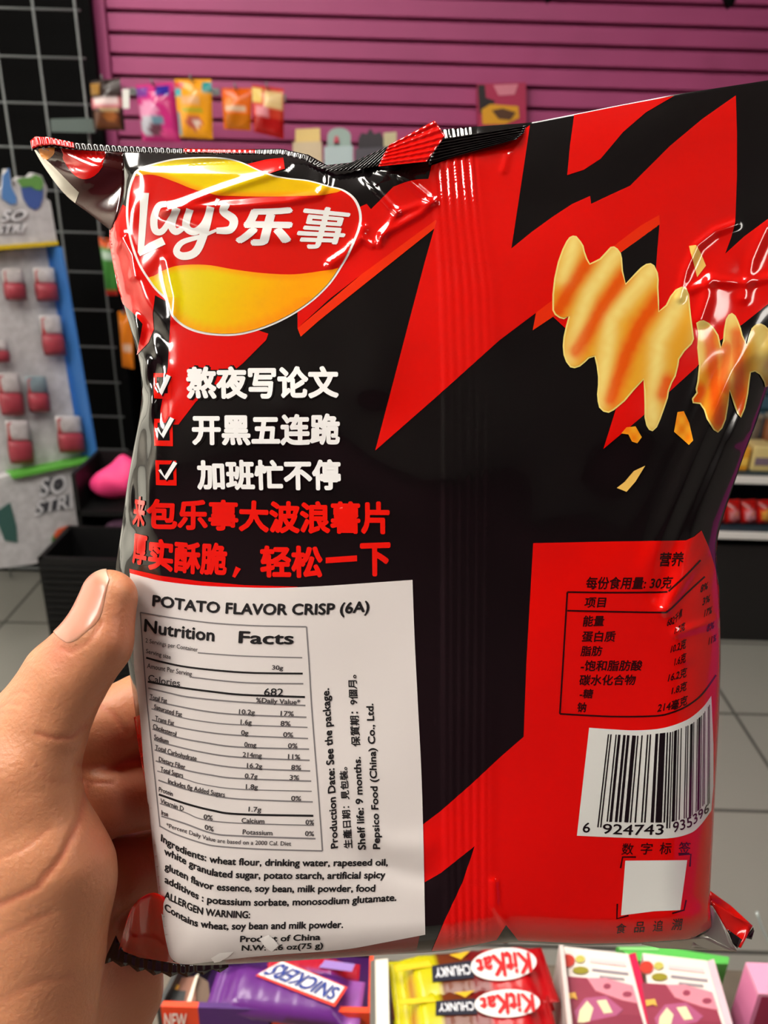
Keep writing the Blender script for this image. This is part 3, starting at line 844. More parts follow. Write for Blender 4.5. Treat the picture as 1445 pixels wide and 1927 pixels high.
T('214毫克', [(1235, 1341), (1268, 1336), (1291, 1326)], [(1239, 1322), (1270, 1316), (1294, 1306)])
for y, s_ in ((1108, '8%'), (1132, '3%'), (1154, '17%'), (1182, '8%'), (1206, '11%')):
    T(s_, [(1316 + (y - 1108) * .16, y + 8), (1330 + (y - 1108) * .16, y)], [(1318 + (y - 1108) * .16, y - 7), (1332 + (y - 1108) * .16, y - 14)])
for pts in ([(1067, 1114), (1160, 1115), (1256, 1114)], [(1067, 1114), (1060, 1230), (1053, 1343)], [(1067, 1149), (1160, 1151), (1240, 1152), (1258, 1148), (1290, 1117), (1325, 1085)],
            [(1258, 1113), (1290, 1082), (1317, 1054)], [(1053, 1343), (1150, 1348), (1230, 1347), (1262, 1341), (1292, 1328), (1320, 1306), (1346, 1270)]):
    nt_.stroke(smooth_pts(pts, 6), 3.2, INK, 2)
nt_.build('nutrition_print', bag)['label'] = 'dark nutrition table printed on the red field'

# ------------------------------------------------------------------ barcode
bc = Print(); TILE = mat('barcode_white', (214, 216, 212), **FILM); BARK = mat('barcode_black', (14, 14, 16), **FILM)
bc.poly(list(smooth_pts([(1108, 1369), (1150, 1372), (1195, 1374), (1245, 1370), (1290, 1355), (1320, 1332), (1337, 1309)], 5)) + [(1341, 1400), (1341, 1480), (1337, 1525)]
        + list(smooth_pts([(1337, 1525), (1316, 1553), (1296, 1568), (1255, 1577), (1180, 1576), (1085, 1572)], 5)), TILE, 2, 6)
Lc = ['0001101', '0011001', '0010011', '0111101', '0100011', '0110001', '0101111', '0111011', '0110111', '0001011']
Gc = [''.join('1' if c == '0' else '0' for c in s)[::-1] for s in Lc]
Rc = [''.join('1' if c == '0' else '0' for c in s) for s in Lc]
PAR = {6: 'LGGGLL'}
dg_ = [9, 2, 4, 7, 4, 3, 9, 3, 5, 3, 9, 6]
bits = '101' + ''.join((Lc if PAR[6][i] == 'L' else Gc)[dg_[i]] for i in range(6)) + '01010' + ''.join(Rc[dg_[i]] for i in range(6, 12)) + '101'
kn = [0, .25, .5, .72, .88, 1]
btop = [(1143, 1381), (1200, 1384), (1263, 1377), (1300, 1362), (1320, 1345), (1334, 1325)]
bbot = [(1125, 1545), (1186, 1547), (1258, 1547), (1297, 1537), (1318, 1520), (1334, 1500)]
bext = [(1123, 1556), (1185, 1558), (1257, 1558), (1296, 1548), (1318, 1531), (1334, 1511)]
i = 0; nb = len(bits)
while i < nb:
    if bits[i] == '1':
        j = i
        while j < nb and bits[j] == '1': j += 1
        guard = i < 3 or i >= nb - 3 or 45 <= i < 50
        u = np.array([i, j]) / nb
        a = polyline_at(btop, u, kn); b = polyline_at(bext if guard else bbot, u, kn)
        bc.poly([tuple(a[0]), tuple(a[1]), tuple(b[1]), tuple(b[0])], BARK, 3, 14)
        i = j
    else: i += 1
def BT(txt, b, t): bc.text(txt, b, t, BARK, 3, 0.012, 'bbox', 8)
BT('6', [(1095, 1566), (1109, 1566)], [(1097, 1547), (1111, 1547)])
BT('924743', [(1132, 1568), (1190, 1571), (1247, 1570)], [(1134, 1549), (1190, 1551), (1249, 1550)])
BT('935396', [(1265, 1567), (1300, 1555), (1333, 1526)], [(1265, 1547), (1298, 1536), (1331, 1511)])
bc.build('barcode', bag)['label'] = 'white barcode panel with black bars and digits'
tg = Print()
for k, ch in enumerate('数字标签'): tg.text(ch, [(1168 + k * 35.5, 1608 - k * .6), (1190 + k * 35.5, 1608 - k * .6)], [(1171 + k * 35.5, 1586 - k * .8), (1193 + k * 35.5, 1586 - k * .8)], INK, 2, .012, 'bbox')
for k, ch in enumerate('食品追溯'): tg.text(ch, [(1157 + k * 35, 1756 - k * 2), (1176 + k * 35, 1755 - k * 2)], [(1160 + k * 35, 1737 - k * 3), (1179 + k * 35, 1736 - k * 3)], INK, 2, .012, 'bbox')
tg.poly([(1176, 1619), (1292, 1618), (1279, 1712), (1230, 1714), (1168, 1722)], TILE, 2, 9)
for p in ([(1167, 1633), (1171, 1612), (1196, 1612)], [(1276, 1608), (1299, 1607), (1297, 1630)], [(1161, 1700), (1160, 1728), (1182, 1722)], [(1264, 1718), (1286, 1712), (1290, 1693)]):
    tg.stroke(p, 3.0, INK, 2)
tg.build('trace_panel', bag)['label'] = 'blank white square with dark corner marks below the barcode'

# ------------------------------------------------------------------ paper label with its lettering
lb = Print()
LT = smooth_pts([(246, 1078), (275, 1086), (310, 1094), (380, 1102), (450, 1105), (520, 1106), (600, 1103), (690, 1097), (776, 1091)], 5)
LR = smooth_pts([(776, 1091), (780, 1200), (786, 1320), (793, 1460), (797, 1600), (799, 1700), (800, 1757)], 5)
LB = smooth_pts([(800, 1757), (721, 1772), (660, 1783), (600, 1789), (540, 1793), (480, 1798), (424, 1804), (370, 1811), (345, 1812), (328, 1806), (319, 1794)], 4)
LL = smooth_pts([(319, 1794), (311, 1758), (300, 1686), (291, 1610), (281, 1520), (272, 1433), (266, 1355), (260, 1300), (254, 1250), (252, 1190), (251, 1140), (247, 1100), (246, 1078)], 4)
lb.poly([tuple(p) for p in list(LT[:-1]) + list(LR[:-1]) + list(LB[:-1]) + list(LL[:-1])], PAPER, 4, 7)
label = lb.build('label_sticker', bag); label['label'] = 'white paper label with black lettering'
lx = Print()
def B(txt, b, h, bold=0.02, m=PINK, tops=None, mode='base'):
    b = [np.array(p, float) for p in smooth_pts(b, 5)] if len(b) > 2 else [np.array(p, float) for p in b]
    t = tops if tops is not None else [p + np.array((h * .06, -h)) for p in b]
    lx.text(txt, b, t, m, 6, bold, mode, 8)
B('POTATO FLAVOR CRISP (6A)', [(288, 1139), (325, 1144), (360, 1149), (400, 1152), (450, 1155), (514, 1156), (621, 1155), (695, 1150)], 20, 0.034)
B('Nutrition', [(273, 1187), (310, 1194), (347, 1200), (404, 1206)], 23, 0.028)
B('Facts', [(449, 1209), (500, 1211), (553, 1211)], 22, 0.028)
LINES = {  # rules of the table: points and thickness
 1: ([(373, 1228), (460, 1234), (569, 1237)], 2.2), 2: ([(277, 1237), (310, 1246), (362, 1256), (460, 1265), (570, 1267)], 3.6), 3: ([(362, 1274), (460, 1284), (571, 1286)], 2.6),
 4: ([(280, 1282), (340, 1293), (400, 1301), (460, 1307), (574, 1311)], 3.8), 5: ([(281, 1294), (318, 1303), (362, 1312), (460, 1321), (575, 1327)], 2.8),
 6: ([(283, 1315), (316, 1324), (383, 1337), (449, 1344), (577, 1349)], 2.8), 7: ([(287, 1333), (345, 1350), (400, 1359), (449, 1363), (579, 1368)], 2.2),
 8: ([(288, 1354), (330, 1366), (383, 1376), (449, 1383), (580, 1389)], 2.6), 9: ([(289, 1371), (333, 1386), (383, 1396), (449, 1405), (582, 1409)], 2.8),
 10: ([(292, 1391), (319, 1400), (383, 1415), (449, 1424), (583, 1430)], 2.8), 11: ([(293, 1410), (330, 1422), (371, 1432), (449, 1444), (584, 1450)], 2.8),
 12: ([(295, 1431), (350, 1448), (400, 1458), (449, 1464), (586, 1469)], 2.8), 13: ([(298, 1450), (346, 1464), (383, 1475), (449, 1484), (587, 1488)], 2.0),
 14: ([(300, 1467), (350, 1484), (424, 1500), (500, 1505), (589, 1508)], 2.8), 15: ([(301, 1494), (350, 1511), (400, 1524), (449, 1531), (590, 1534)], 4.0),
 16: ([(303, 1511), (350, 1528), (383, 1541), (449, 1548), (591, 1552)], 2.2), 17: ([(306, 1535), (350, 1549), (400, 1567), (449, 1572), (594, 1577)], 3.0)}
for k, (p, w) in LINES.items(): lx.stroke(smooth_pts(p, 6), w, PINK if w > 3.5 else PGREY, 5, 12)
for p, w in (([(266, 1152), (300, 1158), (330, 1163), (400, 1172), (480, 1177), (577, 1179)], 2.4), ([(266, 1152), (277, 1300), (287, 1400), (303, 1553)], 2.0), ([(577, 1179), (582, 1250), (586, 1320), (592, 1400), (600, 1500), (607, 1600)], 2.6),
             ([(302, 1553), (333, 1569), (383, 1586), (416, 1592), (496, 1597), (607, 1600)], 2.8)): lx.stroke(smooth_pts(p, 6), w, PGREY, 5, 12)
DKG = mat('label_small_ink', (62, 58, 60), rough=0.6, spec=0.2)
def on(k, txt, x0, x1, h=9, dy=1.5, bold=0.018):
    p = smooth_pts(LINES[k][0], 6); xs = np.linspace(x0, x1, 7); ys = np.interp(xs, p[:, 0], p[:, 1]) - dy
    B(txt, list(zip(xs, ys)), h, bold, DKG)
B('2 Servings per Container', [(276, 1208), (320, 1217), (373, 1226)], 8, 0.005, DKG)
B('Serving size', [(277, 1228), (300, 1234), (323, 1240)], 8, 0.01, DKG); B('30g', [(512, 1259), (533, 1260)], 8, 0.02, DKG)
B('Amount Per Serving', [(279, 1256), (320, 1264), (362, 1272)], 9, 0.01, DKG)
B('Calories', [(281, 1281), (310, 1287), (340, 1291)], 13, 0.012, DKG); B('682', [(497, 1308), (533, 1309)], 14, 0.01)
on(5, '%Daily Value*', 482, 565); on(6, 'Total Fat', 284, 316); on(6, '10.2g', 450, 480); on(6, '17%', 528, 553)
on(7, 'Saturated Fat', 292, 344); on(7, '1.6g', 453, 474); on(7, '8%', 528, 547)
on(8, 'Trans Fat', 294, 329); on(8, '0g', 454, 468); on(8, '0%', 533, 552)
on(9, 'Cholesterol', 290, 333); on(9, '0mg', 460, 483); on(9, '0%', 542, 560)
on(10, 'Sodium', 292, 319); on(10, '214mg', 457, 493); on(10, '11%', 542, 565)
on(11, 'Total Carbohydrate', 294, 371); on(11, '16.2g', 465, 494); on(11, '8%', 548, 567)
on(12, 'Dietary Fiber', 301, 350); on(12, '0.7g', 461, 485); on(12, '3%', 545, 563)
on(13, 'Total Sugars', 304, 346); on(13, '1.8g', 463, 486)
on(14, 'Includes 0g Added Sugars', 318, 424); on(14, '0%', 548, 567)
on(15, 'Protein', 301, 327, 9, 6); on(15, '1.7g', 468, 492, 9, 6)
on(16, 'Vitamin D', 304, 347); on(16, '0%', 384, 401); on(16, 'Calcium', 455, 498); on(16, '0%', 575, 591)
on(17, 'Iron', 306, 318, 9, 3); on(17, '0%', 386, 403, 9, 4); on(17, 'Potassium', 457, 513, 9, 4); on(17, '0%', 574, 591, 9, 5)
B('*Percent Daily Value are based on a 2000 Cal. Diet', [(315, 1555), (350, 1566), (400, 1582), (449, 1587), (548, 1590)], 8, 0.008, DKG)
def VT(txt, b, t, mode='base', bold=0.03): lx.text(txt, b, t, PINK, 6, bold, mode, 8)
VT('Production Date: See the package.', [(636, 1594), (629, 1444), (619, 1294)], [(623, 1596), (615, 1446), (605, 1296)])
VT('生產日期：見包裝。', [(664, 1594), (654, 1442)], [(647, 1596), (638, 1442)], 'bbox', 0.022)
VT('Shelf life: 9 months.', [(688, 1597), (678, 1423)], [(674, 1598), (665, 1423)])
VT('保質期：9個月。', [(679, 1404), (671, 1269)], [(661, 1404), (654, 1269)], 'bbox', 0.022)
VT('Pepsico Food (China) Co., Ltd.', [(715, 1596), (709, 1460), (702, 1323)], [(702, 1596), (696, 1460), (689, 1323)])
B('Ingredients: wheat flour, drinking water, rapeseed oil,', [(305, 1581), (339, 1601), (375, 1615), (424, 1625), (540, 1628), (640, 1628), (730, 1627)], 13, 0.032)
B('white granulated sugar, potato starch, artificial spicy', [(311, 1606), (339, 1619), (375, 1637), (411, 1648), (469, 1651), (540, 1652), (640, 1652), (725, 1651)], 13, 0.032)
B('gluten flavor essence, soy bean, milk powder, food', [(312, 1634), (347, 1651), (381, 1668), (417, 1674), (480, 1676), (540, 1677), (706, 1676)], 13, 0.032)
B('additives : potassium sorbate, monosodium glutamate.', [(312, 1659), (361, 1684), (392, 1697), (456, 1702), (540, 1702), (648, 1699), (746, 1693)], 13, 0.032)
B('ALLERGEN WARNING:', [(312, 1688), (347, 1705), (377, 1718), (420, 1724), (471, 1726)], 13, 0.032)
B('Contains wheat, soy bean and milk powder.', [(312, 1711), (361, 1738), (390, 1744), (417, 1747), (532, 1746), (646, 1744)], 13, 0.032)
B('Product of China', [(452, 1770), (520, 1769), (603, 1766)], 11, 0.03)
B('N.W: 2.6 oz(75 g)', [(455, 1786), (520, 1785), (608, 1781)], 10, 0.028)
lx.build('label_lettering', label)['label'] = 'black lettering and table rules of the label'
for pts in ([(488, 1764), (506, 1757), (517, 1766), (525, 1776), (512, 1788), (500, 1780)], [(398, 1800), (415, 1790), (440, 1788), (432, 1796), (415, 1806), (404, 1808)]):
    w = Print(); w.poly(pts, mat('torn_white', (240, 238, 236), rough=0.5), 7, 5); w.build('torn_scrap', label)['label'] = 'small torn white scrap'
# ------------------------------------------------------------------ the hand holding the bag
def surface_nets(f, lo, step):
    """naive surface nets on a scalar grid f[i,j,k] (negative inside)"""
    ins = f < 0
    c = np.zeros(tuple(s - 1 for s in f.shape), dtype=np.int8)
    for a in (0, 1):
        for b in (0, 1):
            for d in (0, 1):
                c += ins[a:f.shape[0] - 1 + a, b:f.shape[1] - 1 + b, d:f.shape[2] - 1 + d]
    act = (c > 0) & (c < 8)
    I = np.argwhere(act); idx = -np.ones(act.shape, dtype=np.int64); idx[act] = np.arange(len(I))
    acc = np.zeros((len(I), 3)); cnt = np.zeros(len(I))
    corners = [(a, b, d) for a in (0, 1) for b in (0, 1) for d in (0, 1)]
    for p in corners:
        for ax in range(3):
            if p[ax]: continue
            q = list(p); q[ax] = 1
            fa = f[I[:, 0] + p[0], I[:, 1] + p[1], I[:, 2] + p[2]]; fb = f[I[:, 0] + q[0], I[:, 1] + q[1], I[:, 2] + q[2]]
            m = (fa < 0) != (fb < 0)
            t = np.where(m, fa / np.where(m, fa - fb, 1), 0)
            off = np.array(p, float)[None, :].repeat(len(I), 0); off[:, ax] += t
            acc[m] += off[m]; cnt[m] += 1
    V = (I + acc / cnt[:, None]) * step + lo
    Fq = []
    for ax in range(3):
        o = [(1, 2), (2, 0), (0, 1)][ax]
        sl0 = [slice(1, -1)] * 3; sl1 = [slice(1, -1)] * 3
        sl0[ax] = slice(0, -1); sl1[ax] = slice(1, None)
        a = ins[tuple(sl0)]; b = ins[tuple(sl1)]
        E_ = np.argwhere(a != b); sg = a[tuple(E_.T)]
        off = np.ones(3, int); off[ax] = 0
        base = E_ + off
        def cell(du, dv):
            g = base.copy(); g[:, o[0]] -= du; g[:, o[1]] -= dv
            return idx[g[:, 0], g[:, 1], g[:, 2]]
        q = np.stack([cell(1, 1), cell(0, 1), cell(0, 0), cell(1, 0)], 1)
        q[~sg] = q[~sg][:, ::-1]
        Fq.append(q)
    Fq = np.concatenate(Fq); Fq = Fq[(Fq >= 0).all(1)]
    return V, Fq

CAPS = [  # chains of (x, y, h, radius): thumb, ball of the thumb and wrist, four fingers, palm
 ([(206, 1126, 26, 55), (182, 1206, 30, 69), (118, 1284, 2, 80), (66, 1380, -24, 98), (18, 1480, -42, 124)], 14),
 ([(18, 1480, -42, 124), (58, 1640, -70, 162), (30, 1780, -100, 168), (6, 1930, -120, 172), (-30, 2150, -130, 165), (-60, 2600, -130, 190)], 40),
 ([(20, 1500, -235, 95), (165, 1392, -225, 80), (275, 1338, -262, 72), (380, 1320, -345, 60), (430, 1320, -400, 50)], 16),
 ([(20, 1600, -245, 100), (186, 1510, -196, 70), (286, 1492, -262, 66), (395, 1480, -355, 58), (450, 1480, -410, 48)], 16),
 ([(40, 1700, -290, 100), (215, 1640, -290, 72), (320, 1616, -345, 62), (430, 1600, -420, 50)], 16),
 ([(60, 1790, -330, 95), (225, 1752, -350, 62), (320, 1735, -370, 54), (400, 1720, -410, 44)], 16),
 ([(30, 1560, -210, 130), (50, 1720, -240, 150), (70, 1880, -280, 150), (10, 2150, -240, 165), (-40, 2600, -220, 190)], 50),
 ([(180, 1850, -380, 128), (120, 1960, -360, 140), (40, 2200, -300, 160)], 40),
]
st_ = 4.6
lo = np.array([-285.0, 1060.0, -500.0]); hi = np.array([470.0, 2560.0, 110.0])
nx, ny, nz = [int((b - a) / st_) for a, b in zip(lo, hi)]
gx = (lo[0] + st_ * np.arange(nx)).astype(np.float32)[:, None, None]
gy = (lo[1] + st_ * np.arange(ny)).astype(np.float32)[None, :, None]
gz = (lo[2] + st_ * np.arange(nz)).astype(np.float32)[None, None, :]
def smin(a, b, k):
    h = np.clip(0.5 + 0.5 * (b - a) / k, 0, 1); return b + (a - b) * h - k * h * (1 - h)
fld = None
for ch, k in CAPS:
    fc = None
    for a, b in zip(ch, ch[1:]):
        A = np.array(a[:3], np.float32); Bv = np.array(b[:3], np.float32) - A
        t = np.clip(((gx - A[0]) * Bv[0] + (gy - A[1]) * Bv[1] + (gz - A[2]) * Bv[2]) / float(Bv @ Bv), 0, 1).astype(np.float32)
        d = np.sqrt((gx - A[0] - t * Bv[0]) ** 2 + (gy - A[1] - t * Bv[1]) ** 2 + (gz - A[2] - t * Bv[2]) ** 2) - (a[3] + t * (b[3] - a[3]))
        fc = d if fc is None else smin(fc, d, 10)
    fld = fc if fld is None else smin(fld, fc, k)
del t, d, fc
# wrist end closed a little below the frame
fld = np.maximum(fld, gy - 2545)
V3d, Fq = surface_nets(fld, lo, st_)
del fld
# relax the grid steps, then press the creases in
nb_a = np.concatenate([Fq[:, [0, 1]], Fq[:, [1, 2]], Fq[:, [2, 3]], Fq[:, [3, 0]]])
def relax(P, it):
    for _ in range(it):
        s = np.zeros_like(P); c = np.zeros(len(P))
        for a, b in ((0, 1), (1, 0)):
            np.add.at(s, nb_a[:, a], P[nb_a[:, b]]); np.add.at(c, nb_a[:, a], 1)
        P = P * .4 + .6 * s / c[:, None]
    return P
V3d = relax(V3d, 4)
def vnorm(P):
    n = np.cross(P[Fq[:, 2]] - P[Fq[:, 0]], P[Fq[:, 3]] - P[Fq[:, 1]])
    N = np.zeros_like(P)
    for k in range(4): np.add.at(N, Fq[:, k], n)
    return N / np.maximum(np.linalg.norm(N, axis=1), 1e-9)[:, None]
NN = vnorm(V3d)
if NN[V3d[:, 2].argmax(), 2] < 0: Fq = Fq[:, ::-1]; NN = -NN
CREASE = [([(72, 1381), (105, 1390), (134, 1388), (162, 1366)], 5, 6), ([(163, 1480), (153, 1537), (115, 1615), (69, 1671), (0, 1703), (-60, 1720)], 6, 8),
          ([(92, 1560), (40, 1600), (-40, 1630)], 2.5, 6), ([(0, 1767), (50, 1740), (95, 1717)], 2.5, 7), ([(148, 1440), (185, 1440), (230, 1447)], 5, 6),
          ([(148, 1466), (175, 1472), (210, 1474)], 4, 5), ([(192, 1330), (215, 1345), (240, 1380)], 4, 7), ([(0, 1332), (14, 1322), (34, 1326)], 2.5, 5),
          ([(-10, 1345), (10, 1340), (30, 1345)], 2, 5), ([(20, 1310), (40, 1300), (52, 1304)], 1.8, 5), ([(60, 1430), (90, 1470), (130, 1475)], 1.6, 7), ([(150, 1520), (170, 1560), (190, 1600)], 2, 8),
          ([(10, 1880), (70, 1850), (130, 1840)], 2.0, 8), ([(100, 1205), (112, 1222), (135, 1226), (165, 1210), (192, 1172)], 3.5, 6)]
dsp = np.zeros(len(V3d))
vis = np.clip(NN[:, 2] + .15, 0, 1)
for pts, a, w in CREASE: dsp -= .55 * a * np.exp(-(seg_dist(V3d[:, 0], V3d[:, 1], pts) / w) ** 2) * np.clip(vis * 2, 0, 1) * (V3d[:, 2] > -260)
dsp += 0.8 * np.sin(V3d[:, 0] / 21 + V3d[:, 1] / 34) * np.sin(V3d[:, 1] / 27)
V3d = V3d + NN * dsp[:, None]
# skin tone: a little redder at the fold of the nail, the finger pads and in the creases
skin = np.tile(np.array(lin((196, 134, 98))), (len(V3d), 1))
red = np.array(lin((186, 98, 76)))
def blend(w): 
    global skin
    skin = skin * (1 - w[:, None]) + red * w[:, None]
g2 = lambda x, y, r: np.exp(-(np.hypot(V3d[:, 0] - x, V3d[:, 1] - y) / r) ** 2)
blend(.55 * g2(110, 1225, 34)); blend(.5 * g2(200, 1580, 60)); blend(.4 * g2(240, 1500, 50)); blend(.35 * g2(235, 1180, 50))
for pts, a, w in CREASE: blend(np.clip(.09 * a * np.exp(-(seg_dist(V3d[:, 0], V3d[:, 1], pts) / (w * .8)) ** 2), 0, .6))
P3 = at_depth(V3d[:, 0], V3d[:, 1], D0 * (1 - V3d[:, 2] / F))
SKIN = mat('skin', (214, 156, 118), .42, .4, sss=.25, attr=True, bump=(900, .25))
hand = empty('hand', at_depth(60., 1700., D0 * 1.1)); tag(hand, 'left hand pinching the left edge of the crisp bag between thumb and fingers', 'hand')
mesh_obj('hand_skin', P3, Fq, SKIN, hand, colors=np.c_[skin, np.ones(len(skin))])
# thumb nail: from its right rim on the thumb round to the outline on the left
RIM = smooth_pts([(204, 1071), (206, 1082), (204, 1096), (200, 1120), (194, 1155), (183, 1180), (162, 1200), (140, 1212), (122, 1214)], 5)
SIL = smooth_pts([(200, 1068), (187, 1082), (172, 1100), (156, 1122), (140, 1147), (126, 1169), (115, 1186), (110, 1198), (114, 1208)], 5)
SUB = np.flatnonzero((V3d[:, 0] > 60) & (V3d[:, 0] < 300) & (V3d[:, 1] < 1270) & (V3d[:, 2] > -120))
SV, SN = V3d[SUB], NN[SUB]
def onto(p, target):
    """push a point to a given height over the skin"""
    for _ in range(4):
        d = np.linalg.norm(SV - p, axis=1); k = np.argsort(d)[:10]; w = 1 / (d[k] + 2.0); w /= w.sum()
        v = (SV[k] * w[:, None]).sum(0); n = (SN[k] * w[:, None]).sum(0); n /= np.linalg.norm(n)
        p = p + n * (target - float((p - v) @ n))
    return p
R = []; Cn = []
for i in range(40):
    u = i / 39
    r_ = polyline_at(RIM, u); l_ = polyline_at(SIL, u)
    c_ = .6 * max(0, (u - .8) / .2) ** 2; m_ = np.array((121.0, 1204.0)); r_ = r_ + (m_ - r_) * c_; l_ = l_ + (m_ - l_) * c_
    row = []
    for s in np.linspace(0, 1, 20):
        th = math.radians(112) * s
        p = r_ + (l_ - r_) * math.sin(min(th, math.pi / 2)) ** 1.1
        h_ = 24 + 56 * math.cos(th)
        e_ = min(1, s / .07, (1 - s) / .05, (1 - u) / .05)
        q = onto(np.array((p[0], p[1], h_)), -1.0 + 3.2 * math.sin(max(0, e_) * math.pi / 2))
        row.append(px3(*q))
        tip = float(sstep(.20, .10, u)); lun = float(sstep(.74, .9, u)) * .5
        edge = max(0, 1 - s / .08) * .7
        c = np.array(lin((196, 128, 106))) * (1 - tip) + np.array(lin((206, 164, 138))) * tip
        c = c * (1 - lun) + np.array(lin((200, 146, 124))) * lun
        Cn.append((*(c * (1 - edge) + np.array(lin((222, 170, 132))) * edge), 1))
    R.append(row)
fs = []
for j in range(39):
    for i in range(19): fs.append((j * 20 + i, j * 20 + i + 1, (j + 1) * 20 + i + 1, (j + 1) * 20 + i))
nail = mesh_obj('thumb_nail', [p for r_ in R for p in r_], fs, mat('nail', (220, 170, 150), .28, .5, attr=True, sss=.15), hand, colors=Cn)
md = nail.modifiers.new('thickness', 'SOLIDIFY'); md.thickness = .0002; md.offset = -1
nail['label'] = 'thumb nail with a pale free edge'
# ------------------------------------------------------------------ the shop behind
def on_plane(px, py, P0, N):
    r = ray(px, py); N = np.asarray(N, float)
    return CAM + r * (np.dot(np.asarray(P0) - CAM, N) / (r @ N))[..., None]
def q3(f, pts): return [Vector(f(np.float64(x), np.float64(y))) for x, y in pts]
def M3(v): return Vector(tuple(float(i) for i in v))

PINKW = mat('pink_slat', (176, 76, 128), 0.45, 0.4, noise=(3, .12))
TEALW = mat('teal_slat', (62, 96, 112), 0.5, 0.4)
BLK = mat('black_matte', (6, 6, 7), 0.7, 0.06)
WIRE = mat('grey_wire', (125, 130, 130), 0.35, 0.5, metal=0.3)
WHT = mat('white_enamel', (225, 225, 222), 0.4)

# pink slatted wall panel (boards with shadow grooves) and the teal lower part
WY = 2.78
xleft = float(on_y(np.float64(206.), np.float64(60.), WY)[0])
pitch = 0.0585
mb = MB(); mb.box(((xleft + 3.2) / 2, WY + .10, 1.75), (3.2 - xleft, .16, 1.7))
z = 0.98
while z < 2.6:
    mb.box(((xleft + 3.2) / 2, WY, z + pitch / 2), (3.2 - xleft, .022, pitch - .011), bevel=.003); z += pitch
mb.box((xleft - .02, WY + .02, 1.78), (.035, .08, 1.62))
o = mb.build('wall_pink', PINKW); o['kind'] = 'structure'
mb = MB(); mb.box(((xleft + 3.2) / 2, WY + .10, .49), (3.2 - xleft, .16, .97)); z = 0.02
while z < .94:
    mb.box(((xleft + 3.2) / 2, WY, z + pitch / 2), (3.2 - xleft, .022, pitch - .011), bevel=.003); z += pitch
o = mb.build('wall_teal', TEALW); o['kind'] = 'structure'

# black wire grid panel on the dark wall at the left
GY = 2.62
gr = empty('grid_panel', (-1.2, GY, 0.0)); tag(gr, 'tall black backed wire grid panel left of the pink wall', 'grid panel')
gx0, gx1, g = -2.1, xleft - .03, 0.122
mb = MB(); mb.box(((gx0 + gx1) / 2, GY + .10, 1.3), (gx1 - gx0, .02, 2.6)); mb.build('backing', BLK, gr)
mb = MB(); x = gx1 - .012
while x > gx0: mb.tube([(x, GY, .02), (x, GY, 2.55)], .0034, 6); x -= g
z = 0.06
while z < 2.55: mb.tube([(gx0, GY + .006, z), (gx1, GY + .006, z)], .0034, 6); z += g
mb.build('wire_grid', WIRE, gr)

# ---- hanging pouches
def pouch(name, quad, Y, thick, colf, label, cat='snack bag', group=None, seal_c=None, hook=True, rough=.25, n=14):
    """pillow pouch seen through the four outline points (tl, tr, br, bl) at wall distance Y"""
    tl, tr, br, bl = [on_y(np.float64(a), np.float64(b), Y) for a, b in quad]
    c = (tl + tr + br + bl) / 4
    r = empty(name, (tl + tr) / 2); tag(r, label, cat, group)
    P = []; Cc = []
    for side in (-1, 1):
        G = []
        for j in range(n + 1):
            row = []
            for i in range(n + 1):
                s, t = i / n, j / n
                p = (tl * (1 - s) + tr * s) * (1 - t) + (bl * (1 - s) + br * s) * t
                b = (max(0, 16 * s * (1 - s) * t * (1 - t))) ** .6
                p = p + np.array((0, side * thick * b, 0)) + np.array((0, .004 * math.sin(s * 7 + t * 5), 0)) * b
                row.append(p); Cc.append(colf(s, t))
            G.append(row)
        P.append(G)
    vs_ = [p for G in P for row in G for p in row]; k = (n + 1); fs = []
    for sd in (0, 1):
        o_ = sd * k * k
        for j in range(n):
            for i in range(n):
                q = (o_ + j * k + i, o_ + (j + 1) * k + i, o_ + (j + 1) * k + i + 1, o_ + j * k + i + 1)
                fs.append(q if sd == 0 else q[::-1])
    m = mat('pouch_print_%d' % int(rough * 100), (255, 255, 255), rough, 0.5, attr=True)
    mesh_obj('pouch_body', vs_, fs, m, r, colors=[(*lin(cc), 1) for cc in Cc])
    # crimped header strip
    h = MB(); up = (tl - bl) * .06
    R = []
    for j in range(3):
        R.append([tl + (tr - tl) * (i / 24) + up * j / 2 + np.array((0, .0015 * (i % 2), 0)) for i in range(25)])
    h.grid(np.array(R)).build('header_seal', mat('seal_%d_%d_%d' % (seal_c or colf(.5, .02)), seal_c or colf(.5, .02), rough), r)
    if hook:
        w = (tl + tr) / 2 + up * .5
        hk = empty('peg_hook', w); tag(hk, 'metal peg hook behind the ' + ' '.join(label.split()[:9]), 'hook', 'peg hooks on the walls')
        MB().tube([w + np.array((0, -.03, .012)), w + np.array((0, -.024, 0)), w + np.array((0, max(.02, WY - Y - .012), .0))], .0025, 6).build('wire', WIRE, hk)
        b = MB(); b.box(M3(w + np.array((0, max(.02, WY - Y - .012), 0))), (.03, .006, .02)).build('back_plate', WIRE, hk)
    return r
def bands(rules, base):
    """rules: (s0, t0, s1, t1, colour) rectangles / ('e', s, t, rs, rt, colour) ellipses"""
    def f(s, t):
        c = base
        for r in rules:
            if r[0] == 'e':
                if ((s - r[1]) / r[3]) ** 2 + ((t - r[2]) / r[4]) ** 2 < 1: c = r[5]
            elif r[0] <= s <= r[2] and r[1] <= t <= r[3]: c = r[4]
        return c
    return f
pouch('snack_pouch', [(170, 158), (226, 152), (236, 246), (176, 244)], 2.5, .018, bands([(0, .3, 1, .5, (205, 120, 130)), (.1, .34, .9, .44, (235, 215, 215)), (0, 0, .3, .25, (150, 110, 50)), (.1, .62, .9, .95, (96, 52, 28)), ('e', .6, .72, .2, .12, (150, 88, 40)), (.3, .52, .9, .6, (180, 160, 120))], (44, 28, 24)),
      'dark brown snack pouch with a slanted pink band', 'snack bag', 'pouches hanging on the pink wall')
